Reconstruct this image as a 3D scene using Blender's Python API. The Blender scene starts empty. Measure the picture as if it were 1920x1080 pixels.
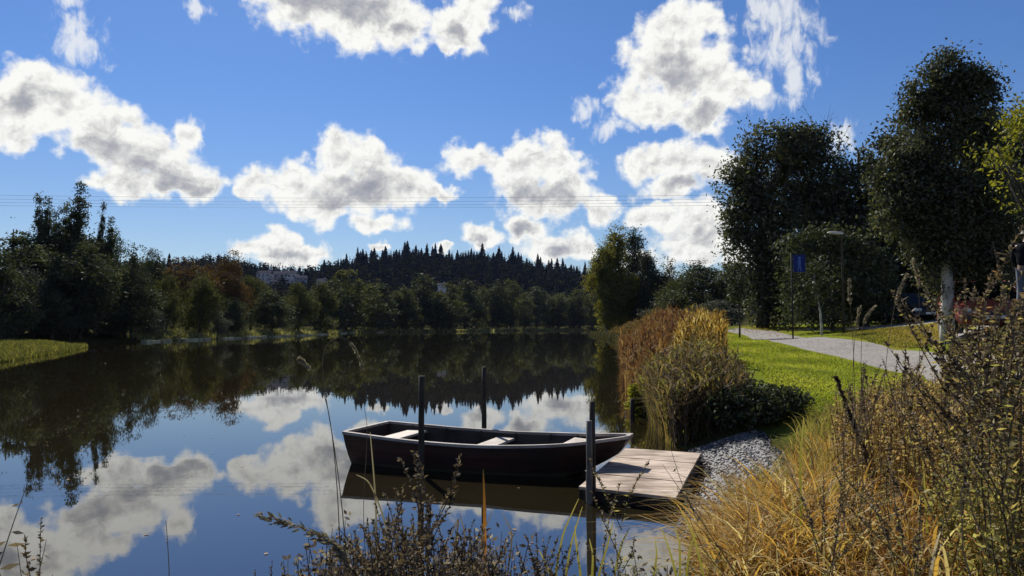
import bpy, math, random
import numpy as np
from mathutils import Vector, Matrix
sc = bpy.context.scene
C = sc.collection
rad = math.radians
# ------------------------------------------------------------------ camera
F, CAMZ = 1400.0, 1.7
PITCH = math.atan((613 - 540) / F)
cam_d = bpy.data.cameras.new('camera')
cam = bpy.data.objects.new('camera', cam_d); C.objects.link(cam)
cam_d.sensor_width = 36.0; cam_d.lens = 36.0 * F / 1920
cam_d.clip_start = 0.05; cam_d.clip_end = 20000
cam.location = (0, 0, CAMZ); cam.rotation_euler = (math.pi / 2 + PITCH, 0, 0)
sc.camera = cam
sc.view_settings.view_transform = 'Standard'; sc.view_settings.look = 'None'
sc.view_settings.exposure = 0.45; sc.view_settings.gamma = 1
sc.cycles.max_bounces = 6; sc.cycles.diffuse_bounces = 2; sc.cycles.glossy_bounces = 3
sc.cycles.transmission_bounces = 3; sc.cycles.transparent_max_bounces = 4
sc.cycles.caustics_reflective = False; sc.cycles.caustics_refractive = False

SUN_AZ, SUN_EL = -20.0, 40.0
cp, sp = math.cos(PITCH), math.sin(PITCH)
def ray(px, py):
    c = (px - 960) / F; s = (540 - py) / F
    return c, cp - s * sp, sp + s * cp
def pt(px, py, Y):
    a, b, c = ray(px, py); t = Y / b
    return Vector((a * t, Y, CAMZ + c * t))
def azel(px, py):
    a, b, c = ray(px, py)
    return math.degrees(math.atan2(a, b)), math.degrees(math.atan2(c, math.hypot(a, b)))

# ------------------------------------------------------------------ sun
sd_ = bpy.data.lights.new('sun', 'SUN'); sun = bpy.data.objects.new('sun', sd_); C.objects.link(sun)
sd_.energy = 5.0; sd_.angle = rad(0.6); sd_.color = (1.0, 0.94, 0.84)
S = Vector((math.sin(rad(SUN_AZ)) * math.cos(rad(SUN_EL)), math.cos(rad(SUN_AZ)) * math.cos(rad(SUN_EL)), math.sin(rad(SUN_EL))))
sun.rotation_euler = S.to_track_quat('Z', 'Y').to_euler()
sun.location = S * 300

# ------------------------------------------------------------------ world: sky + cumulus
world = bpy.data.worlds.new('World'); sc.world = world; world.use_nodes = True
nt = world.node_tree; nt.nodes.clear()
class G:
    """tiny node helper"""
    def __init__(s, nt): s.nt = nt
    def n(s, t, **kw):
        o = s.nt.nodes.new(t)
        for k, v in kw.items(): setattr(o, k, v)
        return o
    def put(s, sock, v):
        if isinstance(v, bpy.types.NodeSocket): s.nt.links.new(v, sock)
        elif v is not None: sock.default_value = v
    def m(s, op, a, b=None, c=None, clamp=False):
        o = s.n('ShaderNodeMath', operation=op, use_clamp=clamp)
        for i, v in enumerate((a, b, c)): s.put(o.inputs[i], v)
        return o.outputs[0]
    def v(s, op, a, b=None, c=None):
        o = s.n('ShaderNodeVectorMath', operation=op)
        for i, v in enumerate((a, b, c)): s.put(o.inputs[i], v)
        return o.outputs['Value'] if op in ('LENGTH', 'DOT_PRODUCT') else o.outputs['Vector']
    def noise(s, vec, scale, detail=4, rough=.5, col=False, lac=2.0, dist=0.0):
        o = s.n('ShaderNodeTexNoise'); s.put(o.inputs['Vector'], vec)
        o.inputs['Scale'].default_value = scale; o.inputs['Detail'].default_value = detail
        o.inputs['Roughness'].default_value = rough; o.inputs['Lacunarity'].default_value = lac
        o.inputs['Distortion'].default_value = dist
        return o.outputs['Color' if col else 'Fac']
    def smooth(s, x, a, b, lo=0.0, hi=1.0):
        o = s.n('ShaderNodeMapRange', interpolation_type='SMOOTHSTEP')
        s.put(o.inputs['Value'], x); o.inputs['From Min'].default_value = a; o.inputs['From Max'].default_value = b
        o.inputs['To Min'].default_value = lo; o.inputs['To Max'].default_value = hi
        return o.outputs['Result']
    def mix(s, f, a, b, blend='MIX'):
        o = s.n('ShaderNodeMix', data_type='RGBA', blend_type=blend)
        s.put(o.inputs['Factor'], f); s.put(o.inputs['A'], a); s.put(o.inputs['B'], b)
        for q in o.inputs:
            if q.type == 'RGBA' and q.name == 'A': s.put(q, a)
            if q.type == 'RGBA' and q.name == 'B': s.put(q, b)
        return [q for q in o.outputs if q.type == 'RGBA'][0]
    def ramp(s, f, stops):
        o = s.n('ShaderNodeValToRGB'); s.put(o.inputs[0], f); e = o.color_ramp.elements
        while len(e) < len(stops): e.new(.5)
        for q, (p, c) in zip(e, stops): q.position = p; q.color = (*c, 1) if len(c) == 3 else c
        return o.outputs[0]
g = G(nt)
sky = g.n('ShaderNodeTexSky', sky_type='NISHITA', sun_disc=False, sun_elevation=rad(SUN_EL), sun_rotation=rad(SUN_AZ),
          altitude=300.0, air_density=1.0, dust_density=0.15, ozone_density=4.0)
tc = g.n('ShaderNodeTexCoord'); dirv = tc.outputs['Generated']
sx = g.n('ShaderNodeSeparateXYZ'); g.put(sx.inputs[0], dirv)
az = g.m('MULTIPLY', g.m('ARCTAN2', sx.outputs[0], sx.outputs[1]), 57.2958)
el = g.m('MULTIPLY', g.m('ARCSINE', sx.outputs[2]), 57.2958)
cx = g.n('ShaderNodeCombineXYZ'); g.put(cx.inputs[0], az); g.put(cx.inputs[1], el)
P0 = cx.outputs[0]
wn = g.noise(P0, .22, 2, .5, col=True)
wn2 = g.noise(P0, .8, 3, .55, col=True)
P1 = g.v('MULTIPLY_ADD', g.v('SUBTRACT', wn, (.5, .5, .5)), (3.6, 2.6, 0), P0)
P1 = g.v('MULTIPLY_ADD', g.v('SUBTRACT', wn2, (.5, .5, .5)), (1.8, 1.5, 0), P1)
CL = [(560,5,95,62),(650,30,150,64),(745,35,62,62),(500,-15,55,45),(862,45,60,54),(838,76,36,22),(892,5,45,36),
 (45,150,66,58),(35,205,75,66),(120,195,88,66),(190,245,98,66),(265,292,108,66),(335,335,78,46),(230,348,85,34),(345,242,34,26),(375,338,44,34),(300,345,60,30),(20,250,50,40),
 (478,345,48,36),(545,340,66,44),(642,285,58,50),(690,298,62,56),(690,350,120,62),(600,382,110,42),(765,345,84,44),(825,352,40,20),(712,422,64,24),
 (880,290,54,38),(960,300,86,50),(1030,300,76,50),(1062,352,78,56),(1000,365,88,54),(1122,388,42,42),(900,440,52,28),(985,430,44,28),(1040,465,76,34),(1088,478,32,22),
 (1280,58,96,56),(1270,122,126,76),(1342,145,64,76),(1218,192,80,50),(1320,205,86,46),(1390,172,40,44),
 (1210,310,54,40),(1272,298,76,50),(1325,310,64,54),(1262,352,76,30),(1232,402,62,34),(1302,420,88,46),(1300,472,90,42),(1345,440,50,50),
 (478,462,38,22),(530,450,64,30),(585,466,48,24),(540,482,90,18),
 (712,470,24,12),(822,472,20,14),(1180,480,60,30),(1400,480,80,40)]
OUT = [(-55,16,12,4),(-48,30,9,4),(-70,10,14,4),(52,14,10,4),(62,28,12,5),(80,18,12,5),(110,20,16,6),(150,25,18,6),(-110,22,16,6),(-150,30,18,6),(10,45,10,5),(-30,50,12,6),(40,48,10,5),(-15,35,6,3)]
def field(P, blobs, k=.22, raw=False):
    cur = None
    for b in blobs:
        if raw: ca, ce, ra, re = b
        else:
            ca, ce = azel(b[0], b[1]); s = 57.2958 / F * math.cos(math.atan((b[0]-960)/F))
            ra, re = b[2] * s, b[3] * s
        d = g.v('LENGTH', g.v('MULTIPLY_ADD', P, (1/ra, 1/re, 0), (-ca/ra, -ce/re, 0)))
        cur = d if cur is None else g.m('SMOOTH_MIN', cur, d, k)
    return cur
m1 = g.m('SMOOTH_MIN', field(P1, CL), field(P1, OUT, raw=True), .1)
cover = g.m('SUBTRACT', 1.0, m1)
n1 = g.noise(P0, .60, 8, .53)
n1b = g.noise(g.v('ADD', P0, (-.25, .50, 0)), .60, 8, .53)
n3 = g.noise(P1, 1.5, 7, .6); n3b = g.noise(g.v('ADD', P1, (-.10, .19, 0)), 1.5, 7, .6)
c2 = g.m('MULTIPLY_ADD', g.m('SUBTRACT', n1, .5), 1.55, cover)
mask = g.smooth(c2, -.06, .40)
WI = [(1100,203,40,34),(1572,262,26,40),(155,76,66,58),(140,2,44,24),(362,15,40,28),(970,22,32,24),(1470,80,80,95),(1435,20,60,60),(1495,150,44,60),(150,70,60,50),(350,240,45,34),(1150,235,40,26),(1420,180,60,50)]
cw = g.m('MULTIPLY_ADD', g.m('SUBTRACT', g.noise(g.v('MULTIPLY', P0, (1.5, .75, 1)), .75, 9, .62, dist=.6), .5), 2.2, g.m('SUBTRACT', 1.0, field(P1, WI)))
maskw = g.smooth(cw, .1, .9, 0, .72)
maskA = g.m('MAXIMUM', mask, maskw)
SH = [(690,345,95,38),(640,365,80,24),(280,318,88,34),(190,270,60,26),(360,345,34,14),(650,15,120,34),(560,20,60,30),(1010,365,90,34),(985,430,28,18),(1055,470,26,22),(1265,130,70,40),
 (1290,345,80,16),(1320,215,50,20),(1310,445,60,22),(540,472,56,12),(890,450,20,12),(740,40,40,24),(40,195,40,30),(1090,385,30,18),(860,60,28,16)]  # grey shade patches painted into the cloud colour
sh = g.smooth(g.m('MULTIPLY_ADD', g.m('SUBTRACT', g.noise(P0, .4, 3, .5), .5), 1.5, g.m('SUBTRACT', 1.0, field(P1, SH, .3))), -.15, .75)
relief = g.m('ADD', g.m('MULTIPLY', g.m('SUBTRACT', n1, n1b), 1.5), g.m('MULTIPLY', g.m('SUBTRACT', n3, n3b), .55))  # sunward noise offset paints lit and shaded sides of the cloud lumps
thick = g.smooth(c2, .25, 1.1)
dark = g.m('ADD', g.m('MULTIPLY', sh, .44), g.m('MULTIPLY', thick, .26))
dark = g.m('SUBTRACT', dark, relief)
dark = g.m('MULTIPLY', dark, g.smooth(c2, .1, .45))
ccol = g.ramp(dark, [(.05, (.93, .93, .89)), (.30, (.68, .68, .66)), (.58, (.43, .44, .475)), (1.0, (.27, .29, .345))])
g.nt.nodes[-1].color_ramp.interpolation = 'B_SPLINE'
SKYS, CLS = 0.0565, 0.765
skyc = g.v('MULTIPLY', sky.outputs[0], g.mix(g.smooth(el, 1, 20), (SKYS*.95, SKYS*.95, SKYS*1.0, 1), (SKYS*.70, SKYS*.94, SKYS*1.28, 1)))
cc = g.v('MULTIPLY', ccol, (CLS, CLS, CLS))
fin = g.mix(maskA, skyc, cc)
bg = g.n('ShaderNodeBackground'); g.put(bg.inputs[0], fin); bg.inputs[1].default_value = 1.0
wo = g.n('ShaderNodeOutputWorld'); nt.links.new(bg.outputs[0], wo.inputs[0])

# ------------------------------------------------------------------ object helpers
def meta(o, label=None, cat=None, group=None, kind=None):
    if label: o['label'] = label
    if cat: o['category'] = cat
    if group: o['group'] = group
    if kind: o['kind'] = kind
    return o
def thing(name, label, cat, loc=(0, 0, 0), rotz=0.0, group=None):
    o = bpy.data.objects.new(name, None); C.objects.link(o); o.empty_display_size = .1
    o.location = loc; o.rotation_euler = (0, 0, rotz)
    return meta(o, label, cat, group)
def dup(root, loc, rotz=0.0, scale=(1, 1, 1), label=None, group=None):
    r = root.copy(); C.objects.link(r); r.location = loc; r.rotation_euler = (0, 0, rotz); r.scale = scale
    if label: r['label'] = label
    if group: r['group'] = group
    for ch in list(root.children):
        c = ch.copy(); C.objects.link(c); c.parent = r
        for gch in list(ch.children):
            d = gch.copy(); C.objects.link(d); d.parent = c
    return r
class MB:
    def __init__(s): s.V = []; s.Q = []; s.T = []; s.n = 0
    def add(s, V, Q, tint=.5):
        V = np.asarray(V, float).reshape(-1, 3); Q = np.asarray(Q, int)
        if Q.shape[1] == 3: Q = np.concatenate([Q, -np.ones((len(Q), 1), int) - s.n], 1)
        s.V.append(V); s.Q.append(Q + s.n); s.n += len(V)
        s.T.append(np.broadcast_to(np.asarray(tint, float), (len(Q),)).copy())
        return s
    def tube(s, pts, rads, sides=6, tint=.5, cap=True):
        pts = np.array([tuple(p) for p in pts], float); n = len(pts)
        rads = np.broadcast_to(np.asarray(rads, float), (n,))
        T = np.gradient(pts, axis=0); T /= np.linalg.norm(T, axis=1)[:, None] + 1e-12
        ref = np.array([1., 0, 0]) if abs(T[0][0]) < .7 else np.array([0, 1., 0])
        A = np.cross(T, ref); A /= np.linalg.norm(A, axis=1)[:, None] + 1e-12
        B = np.cross(T, A)
        an = np.arange(sides) * 2 * np.pi / sides
        ring = pts[:, None] + rads[:, None, None] * (np.cos(an)[None, :, None] * A[:, None] + np.sin(an)[None, :, None] * B[:, None])
        V = ring.reshape(-1, 3); Q = []
        for i in range(n - 1):
            for k in range(sides):
                Q.append((i*sides+k, i*sides+(k+1) % sides, (i+1)*sides+(k+1) % sides, (i+1)*sides+k))
        if cap and sides == 4:
            Q.append((3, 2, 1, 0)); e = (n-1)*4; Q.append((e, e+1, e+2, e+3))
        elif cap:
            V = np.concatenate([V, pts[:1], pts[-1:]]); a, b = len(V)-2, len(V)-1
            e = (n-1)*sides
            s.add(V, Q, tint); off = s.n - len(V)
            tr = [(a, (k+1) % sides, k) for k in range(sides)] + [(b, e+k, e+(k+1) % sides) for k in range(sides)]
            t = np.concatenate([np.array(tr) + off, -np.ones((len(tr), 1), int)], 1)
            s.Q.append(t); s.T.append(np.full(len(tr), float(np.mean(tint))))
            return s
        return s.add(V, Q, tint)
    def box(s, c, size, rot=None, tint=.5):
        h = np.array(size) / 2
        V = np.array([(x, y, z) for x in (-1, 1) for y in (-1, 1) for z in (-1, 1)]) * h
        if rot is not None: V = V @ np.array(rot.to_3x3()).T
        return s.add(V + np.array(tuple(c)), [(0,1,3,2),(4,6,7,5),(0,4,5,1),(2,3,7,6),(0,2,6,4),(1,5,7,3)], tint)
    def diamonds(s, cen, a, b, tint):
        """leaf shapes: cen (N,3), a half-length vector, b half-width vector"""
        V = np.stack([cen - a, cen + b - .1*a, cen + a, cen - b - .1*a], 1).reshape(-1, 3)
        return s.add(V, np.arange(len(cen)*4).reshape(-1, 4), tint)
    def ribbons(s, base, azim, h, bend, w, tint, seg=4, face=None, tipw=.08):
        N = len(base); t = np.linspace(0, 1, seg + 1)[None, :]
        d = np.stack([np.cos(azim), np.sin(azim), 0*azim], 1)
        fa = azim + np.pi/2 if face is None else face
        side = np.stack([np.cos(fa), np.sin(fa), 0*azim], 1)
        hh = h[:, None]; bb = bend[:, None]
        z = hh * t * (1 - .42 * np.minimum(bb, 1.6) * t**1.5); r = hh * bb * t**2 * .75
        P = base[:, None, :] + d[:, None, :] * r[..., None]; P[..., 2] += z
        ww = (w[:, None] * (1 - t**2.2) + w[:, None] * tipw)[..., None] * side[:, None, :] * .5
        V = np.stack([P - ww, P + ww], 2).reshape(-1, 3)
        i = np.arange(N)[:, None] * (seg + 1) * 2 + np.arange(seg)[None, :] * 2
        Q = np.stack([i, i + 1, i + 3, i + 2], -1).reshape(-1, 4)
        return s.add(V, Q, np.repeat(np.broadcast_to(tint, (N,)), seg))
    def build(s, name, mats, parent=None, smooth=False, matidx=None):
        V = np.concatenate(s.V); Q = np.concatenate(s.Q); T = np.concatenate(s.T)
        me = bpy.data.meshes.new(name)
        tri = Q[:, 3] < 0; ln = np.where(tri, 3, 4)
        flat = Q.reshape(-1); flat = flat[(np.arange(len(flat)) % 4 < 3) | ~np.repeat(tri, 4)]
        me.vertices.add(len(V)); me.vertices.foreach_set('co', V.astype(np.float32).ravel())
        me.loops.add(len(flat)); me.loops.foreach_set('vertex_index', flat.astype(np.int32))
        me.polygons.add(len(Q)); st = np.concatenate([[0], np.cumsum(ln)[:-1]])
        me.polygons.foreach_set('loop_start', st.astype(np.int32))
        me.polygons.foreach_set('use_smooth', np.full(len(Q), smooth))
        a = me.attributes.new('tint', 'FLOAT', 'FACE'); a.data.foreach_set('value', T.astype(np.float32))
        me.update(calc_edges=True); me.validate()
        for m in (mats if isinstance(mats, (list, tuple)) else [mats]): me.materials.append(m)
        o = bpy.data.objects.new(name, me); C.objects.link(o)
        if parent: o.parent = parent
        return o

# ------------------------------------------------------------------ materials
def newmat(name):
    m = bpy.data.materials.new(name); m.use_nodes = True; m.node_tree.nodes.clear()
    gg = G(m.node_tree); out = gg.n('ShaderNodeOutputMaterial'); return m, gg, out
def leafmat(name, cols, transl=.35, gloss=.025, tb=1.25):
    m, q, out = newmat(name)
    at = q.n('ShaderNodeAttribute', attribute_name='tint')
    k = len(cols); col = q.ramp(at.outputs['Fac'], [(i / max(1, k-1), c) for i, c in enumerate(cols)])
    d = q.n('ShaderNodeBsdfDiffuse'); q.put(d.inputs[0], col)
    t = q.n('ShaderNodeBsdfTranslucent'); q.put(t.inputs[0], q.v('MULTIPLY', col, (tb*1.08, tb*1.08, tb*.7)))
    mx = q.n('ShaderNodeMixShader'); mx.inputs[0].default_value = transl
    q.nt.links.new(d.outputs[0], mx.inputs[1]); q.nt.links.new(t.outputs[0], mx.inputs[2])
    gl = q.n('ShaderNodeBsdfGlossy'); gl.inputs['Roughness'].default_value = .6; gl.inputs[0].default_value = (.8, .8, .8, 1)
    m2 = q.n('ShaderNodeMixShader'); m2.inputs[0].default_value = gloss
    q.nt.links.new(mx.outputs[0], m2.inputs[1]); q.nt.links.new(gl.outputs[0], m2.inputs[2])
    q.nt.links.new(m2.outputs[0], out.inputs[0])
    return m
def woodmat(name, c1, c2, scale=8.0, stretch=(1, 1, .12), rough=.75, bump=.3, spec=.3, detail=8):
    m, q, out = newmat(name)
    tcn = q.n('ShaderNodeTexCoord'); v = q.v('MULTIPLY', tcn.outputs['Object'], stretch)
    n = q.noise(v, scale, detail, .62); n2 = q.noise(tcn.outputs['Object'], scale*.25, 3, .5)
    f = q.m('MULTIPLY_ADD', q.m('SUBTRACT', n2, .5), .9, n)
    col = q.ramp(f, [(.3, c1), (.7, c2)])
    b = q.n('ShaderNodeBsdfPrincipled'); q.put(b.inputs['Base Color'], col); b.inputs['Roughness'].default_value = rough
    b.inputs['Specular IOR Level'].default_value = spec
    bp = q.n('ShaderNodeBump'); bp.inputs['Strength'].default_value = bump; bp.inputs['Distance'].default_value = .01
    q.put(bp.inputs['Height'], n); q.put(b.inputs['Normal'], bp.outputs[0])
    q.nt.links.new(b.outputs[0], out.inputs[0]); return m
def paint(name, col, rough=.4, metal=0.0, var=.15, spec=.5, coat=0.0):
    m, q, out = newmat(name)
    tcn = q.n('ShaderNodeTexCoord'); n = q.noise(tcn.outputs['Object'], 6, 6, .6)
    c = q.mix(q.smooth(n, .3, .75, 0, 1), (*col, 1), (*[x*(1-var) for x in col], 1))
    b = q.n('ShaderNodeBsdfPrincipled'); q.put(b.inputs['Base Color'], c); b.inputs['Roughness'].default_value = rough
    b.inputs['Metallic'].default_value = metal; b.inputs['Specular IOR Level'].default_value = spec
    b.inputs['Coat Weight'].default_value = coat
    q.nt.links.new(b.outputs[0], out.inputs[0]); return m
bark = woodmat('bark_dark', (.025, .02, .016), (.09, .075, .06), 5, (1, 1, .2))
bark_pale = woodmat('bark_pale', (.22, .20, .18), (.78, .75, .70), 3.5, (1, 1, .55), rough=.7)
stemmat = leafmat('dry_stem', [(.06, .042, .027), (.17, .12, .075), (.30, .23, .14)], .15)

# ------------------------------------------------------------------ terrain
LAKE = np.array([(-4,4.1),(-1,4.15),(.6,4.2),(1.05,4.7),(1.3,5.6),(1.45,6.5),(1.78,7.3),(2.35,9.0),(2.45,10.2),(2.3,11),(2.45,13),(2.95,17.5),(4.1,27),(7.3,50),(12.4,88),(15.3,125),(16.2,150),(18,172),(35,250),(60,385),
 (35,365),(22,350),(10,335),(0,325),(-10,300),(-20,275),(-30,255),(-38,240),(-43,225),(-47,207),(-42.5,186),(-41,150),(-41,119),(-41,92),(-43.5,80),(-41,69),(-35.6,63),(-30,50),(-24.3,35.5),(-20,27),(-15.5,18),(-12,11),(-9,6.5),(-6.5,4.6)], float)
def sd_lake(x, y):
    x = np.atleast_1d(np.asarray(x, float)); y = np.atleast_1d(np.asarray(y, float))
    best = np.full(x.shape, 1e9); ins = np.zeros(x.shape, bool); n = len(LAKE)
    for i in range(n):
        a = LAKE[i]; b = LAKE[(i+1) % n]; e = b - a
        t = np.clip(((x-a[0])*e[0] + (y-a[1])*e[1]) / (e @ e), 0, 1)
        best = np.minimum(best, np.hypot(x-a[0]-t*e[0], y-a[1]-t*e[1]))
        c = (a[1] > y) != (b[1] > y)
        with np.errstate(divide='ignore', invalid='ignore'):
            xi = a[0] + (y-a[1]) * e[0] / (e[1] if e[1] else 1e-9)
        ins ^= c & (x < xi)
    return np.where(ins, -best, best)
CTRL = [(1650,690,18),(1760,690,17),(1450,640,34),(1370,620,60),(1350,617,80),(1440,612,50),(1500,618,45),(1600,621,36),(1750,642,24),(1760,607,26),(1920,602,22),(1700,655,23.5),(1580,790,10),(1500,800,10.5),(1400,900,7.2),(1440,845,9.3),
 (1650,612,45),(1850,590,40),(1300,618,60),(1330,640,30),(1420,690,15),(1800,720,14),(1900,712,12.5),(1915,596,15.5)]
cw_ = [(*pt(a, b, d)[:2], pt(a, b, d)[2]) for a, b, d in CTRL]
cw_ += [(0,0,.22),(0,-4,.6),(-5,2,.3),(-8,0,.5),(1.6,3.5,.3),(2,5,.32),(3,5,.45),(4,3,.6),(4.5,7,.5),(7,3,1.0),(-16,14,.6),(-30,40,.30),(-40,66,.4),(-46,90,.9),(-46,150,.9),(-60,220,1.2),(-75,390,1.6),(0,345,1.3),(-45,260,1.3),(0,450,2.2),(60,430,2.5),(20,150,1.0),(40,160,2),(30,90,2),(-120,60,2),(-120,300,4),(120,60,4),(120,300,6),(0,-60,3),(-60,-30,3),(60,-30,4),(800,0,10),(-800,0,10),(0,-900,10),(0,900,12)]
cw_ = np.array(cw_)
def lp(x, y): r = np.hypot(x, y) + .3; return np.arctan2(x, y) * 2.2, 1.6 * np.log(r)
cu, cv = lp(cw_[:, 0], cw_[:, 1])
K = np.hypot(cu[:, None]-cu[None], cv[:, None]-cv[None]); n_ = len(cu)
A_ = np.zeros((n_+1, n_+1)); A_[:n_, :n_] = -K - .02*np.eye(n_); A_[:n_, n_] = 1; A_[n_, :n_] = 1
coef = np.linalg.solve(A_, np.concatenate([cw_[:, 2], [0]]))
RX = [-400,0,200,280,330,400,440,490,540,590,625,680,760,830,900,950,1000,1060,1105,1200,1400,1920,2400]
RY = [520,505,495,494,492,480,487,494,499,499,488,478,467,475,473,477,490,494,504,515,520,525,530]
def sstep(a, b, x): t = np.clip((x-a)/(b-a), 0, 1); return t*t*(3-2*t)
def hz(x, y):
    x = np.atleast_1d(np.asarray(x, float)); y = np.atleast_1d(np.asarray(y, float)); sh_ = x.shape
    x = x.ravel(); y = y.ravel()
    u, v = lp(x, y); out = np.full(x.shape, coef[n_])
    for i in range(n_): out -= coef[i] * np.hypot(u-cu[i], v-cv[i])
    out = np.maximum(out, .12)
    sd = sd_lake(x, y); r = np.hypot(x, y)
    w = .5 + .035*r
    z = np.where(sd > 0, .03*np.clip(sd/.3, 0, 1) + out*sstep(0, 1, sd/w), -np.minimum(1.0, -sd*.35))
    a = np.clip(np.arctan2(x, y), -1.2, 1.2); px = 960 + F*np.tan(np.clip(a, -1.1, 1.1))
    G_ = (613-np.interp(px, RX, RY))/F*850 - 29
    z = z + G_*sstep(450, 850, r)*(1-.9*sstep(1100, 2500, r))*(y > 0)
    return z.reshape(sh_)
def gz(x, y): return float(hz(x, y)[0])
def ground(px, py, t0=2.0, t1=400.0):
    a, b, c = ray(px, py); t = np.exp(np.linspace(math.log(t0), math.log(t1), 900))
    f = CAMZ + c*t - hz(a*t, b*t); k = np.argmax(f < 0)
    if f[k] >= 0: k = len(t)-1
    tt = t[max(k-1, 0)] + (t[k]-t[max(k-1, 0)]) * np.clip(f[max(k-1, 0)]/(f[max(k-1, 0)]-f[k]+1e-9), 0, 1)
    return Vector((a*tt, b*tt, gz(a*tt, b*tt)))

ang = np.concatenate([np.arange(-48, 48.01, .34), np.arange(52, 311.9, 4.0)]); ang = np.radians(ang)
rr = np.exp(np.arange(math.log(.3), math.log(6000), .0215))
na, nr = len(ang), len(rr)
RR, AA = np.meshgrid(rr, ang, indexing='ij')
GX, GY = RR*np.sin(AA), RR*np.cos(AA); GZ = hz(GX, GY)
mb = MB(); V = np.stack([GX, GY, GZ], -1).reshape(-1, 3)
i0 = (np.arange(nr-1)[:, None]*na + np.arange(na)[None]); i1 = (np.arange(nr-1)[:, None]*na + (np.arange(na)[None]+1) % na)
Q = np.stack([i0, i0+na, i1+na, i1], -1).reshape(-1, 4)
cxm, cym = V[Q[:, 0], 0], V[Q[:, 0], 1]
# tint: 1 = mown lawn, .5 dry strip, 0 = rough bank
sdq = sd_lake(cxm, cym)
lawn = sstep(.7, 1.6, sdq) * sstep(7.5, 9.5, cym) * (cxm > 1) * (1-sstep(70, 95, cym)) * (cxm < 70) * (1-sstep(.565, .59, cxm/np.maximum(cym, 1))*(cym < 32))
mb.add(V, Q, lawn)
mb.add([(0, 0, gz(0, 0))] + [tuple(V[k]) for k in range(na)], [(0, 1+k, 1+(k+1) % na) for k in range(na)], 0.)
m, q, out = newmat('ground_soil_grass')
at = q.n('ShaderNodeAttribute', attribute_name='tint'); geo = q.n('ShaderNodeNewGeometry'); pos = geo.outputs['Position']
na_ = q.noise(pos, 1.3, 8, .65); nb_ = q.noise(pos, 14, 5, .7); nc_ = q.noise(pos, .25, 3, .5)
f = q.m('MULTIPLY_ADD', q.m('SUBTRACT', nb_, .5), .9, na_)
lawnc = q.ramp(f, [(.25, (.09, .115, .014)), (.5, (.145, .175, .02)), (.78, (.22, .23, .035))])
rough_c = q.ramp(f, [(.25, (.022, .02, .010)), (.55, (.05, .05, .02)), (.8, (.10, .085, .035))])
# yellowed strip east of the path
dv = q.v('LENGTH', q.v('MULTIPLY', q.v('SUBTRACT', pos, (14.2, 25.0, 1.2)), (.42, .3, 0)))
lawnc = q.mix(q.smooth(q.m('ADD', dv, q.m('MULTIPLY', q.m('SUBTRACT', na_, .5), 1.2)), .5, 1.25, .75, 0), lawnc, (.22, .15, .035, 1))
col = q.mix(at.outputs['Fac'], rough_c, lawnc)
b = q.n('ShaderNodeBsdfPrincipled'); q.put(b.inputs['Base Color'], col); b.inputs['Roughness'].default_value = 1; b.inputs['Specular IOR Level'].default_value = 0
bp = q.n('ShaderNodeBump'); bp.inputs['Strength'].default_value = .6; bp.inputs['Distance'].default_value = .05; q.put(bp.inputs['Height'], nb_); q.put(b.inputs['Normal'], bp.outputs[0])
q.nt.links.new(b.outputs[0], out.inputs[0])
meta(mb.build('ground', m, smooth=True), kind='structure')

# water
m, q, out = newmat('lake_water')
geo = q.n('ShaderNodeNewGeometry'); pos = geo.outputs['Position']
w1 = q.noise(q.v('MULTIPLY', pos, (1, .55, 1)), 1.1, 3, .5); w2 = q.noise(pos, 5.5, 3, .55); w3 = q.noise(pos, .06, 3, .6)
hgt = q.m('ADD', q.m('MULTIPLY', w1, .6), q.m('MULTIPLY', w2, .12))
bp = q.n('ShaderNodeBump'); bp.inputs['Strength'].default_value = .5
bp.inputs['Distance'].default_value = .0028; q.put(bp.inputs['Height'], q.m('MULTIPLY', hgt, q.smooth(w3, .38, .68, .55, 2.0)))
fr = q.n('ShaderNodeFresnel'); fr.inputs[0].default_value = 2.6; q.put(fr.inputs['Normal'], bp.outputs[0])
df = q.n('ShaderNodeBsdfDiffuse'); q.put(df.inputs[0], q.mix(q.noise(pos, .5, 4, .6), (.010, .0085, .004, 1), (.019, .015, .007, 1)))
gl = q.n('ShaderNodeBsdfGlossy'); gl.inputs['Roughness'].default_value = .012; gl.inputs[0].default_value = (.97, .97, .97, 1); q.put(gl.inputs['Normal'], bp.outputs[0])
mx = q.n('ShaderNodeMixShader'); q.put(mx.inputs[0], fr.outputs[0])
q.nt.links.new(df.outputs[0], mx.inputs[1]); q.nt.links.new(gl.outputs[0], mx.inputs[2]); q.nt.links.new(mx.outputs[0], out.inputs[0])
wv = MB(); xs = np.linspace(-120, 120, 25); ys = np.linspace(2.5, 480, 40)
VX, VY = np.meshgrid(xs, ys); wv.add(np.stack([VX, VY, 0*VX], -1).reshape(-1, 3), [(j*25+i, j*25+i+1, (j+1)*25+i+1, (j+1)*25+i) for j in range(39) for i in range(24)])
meta(wv.build('water', m), kind='structure')

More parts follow.
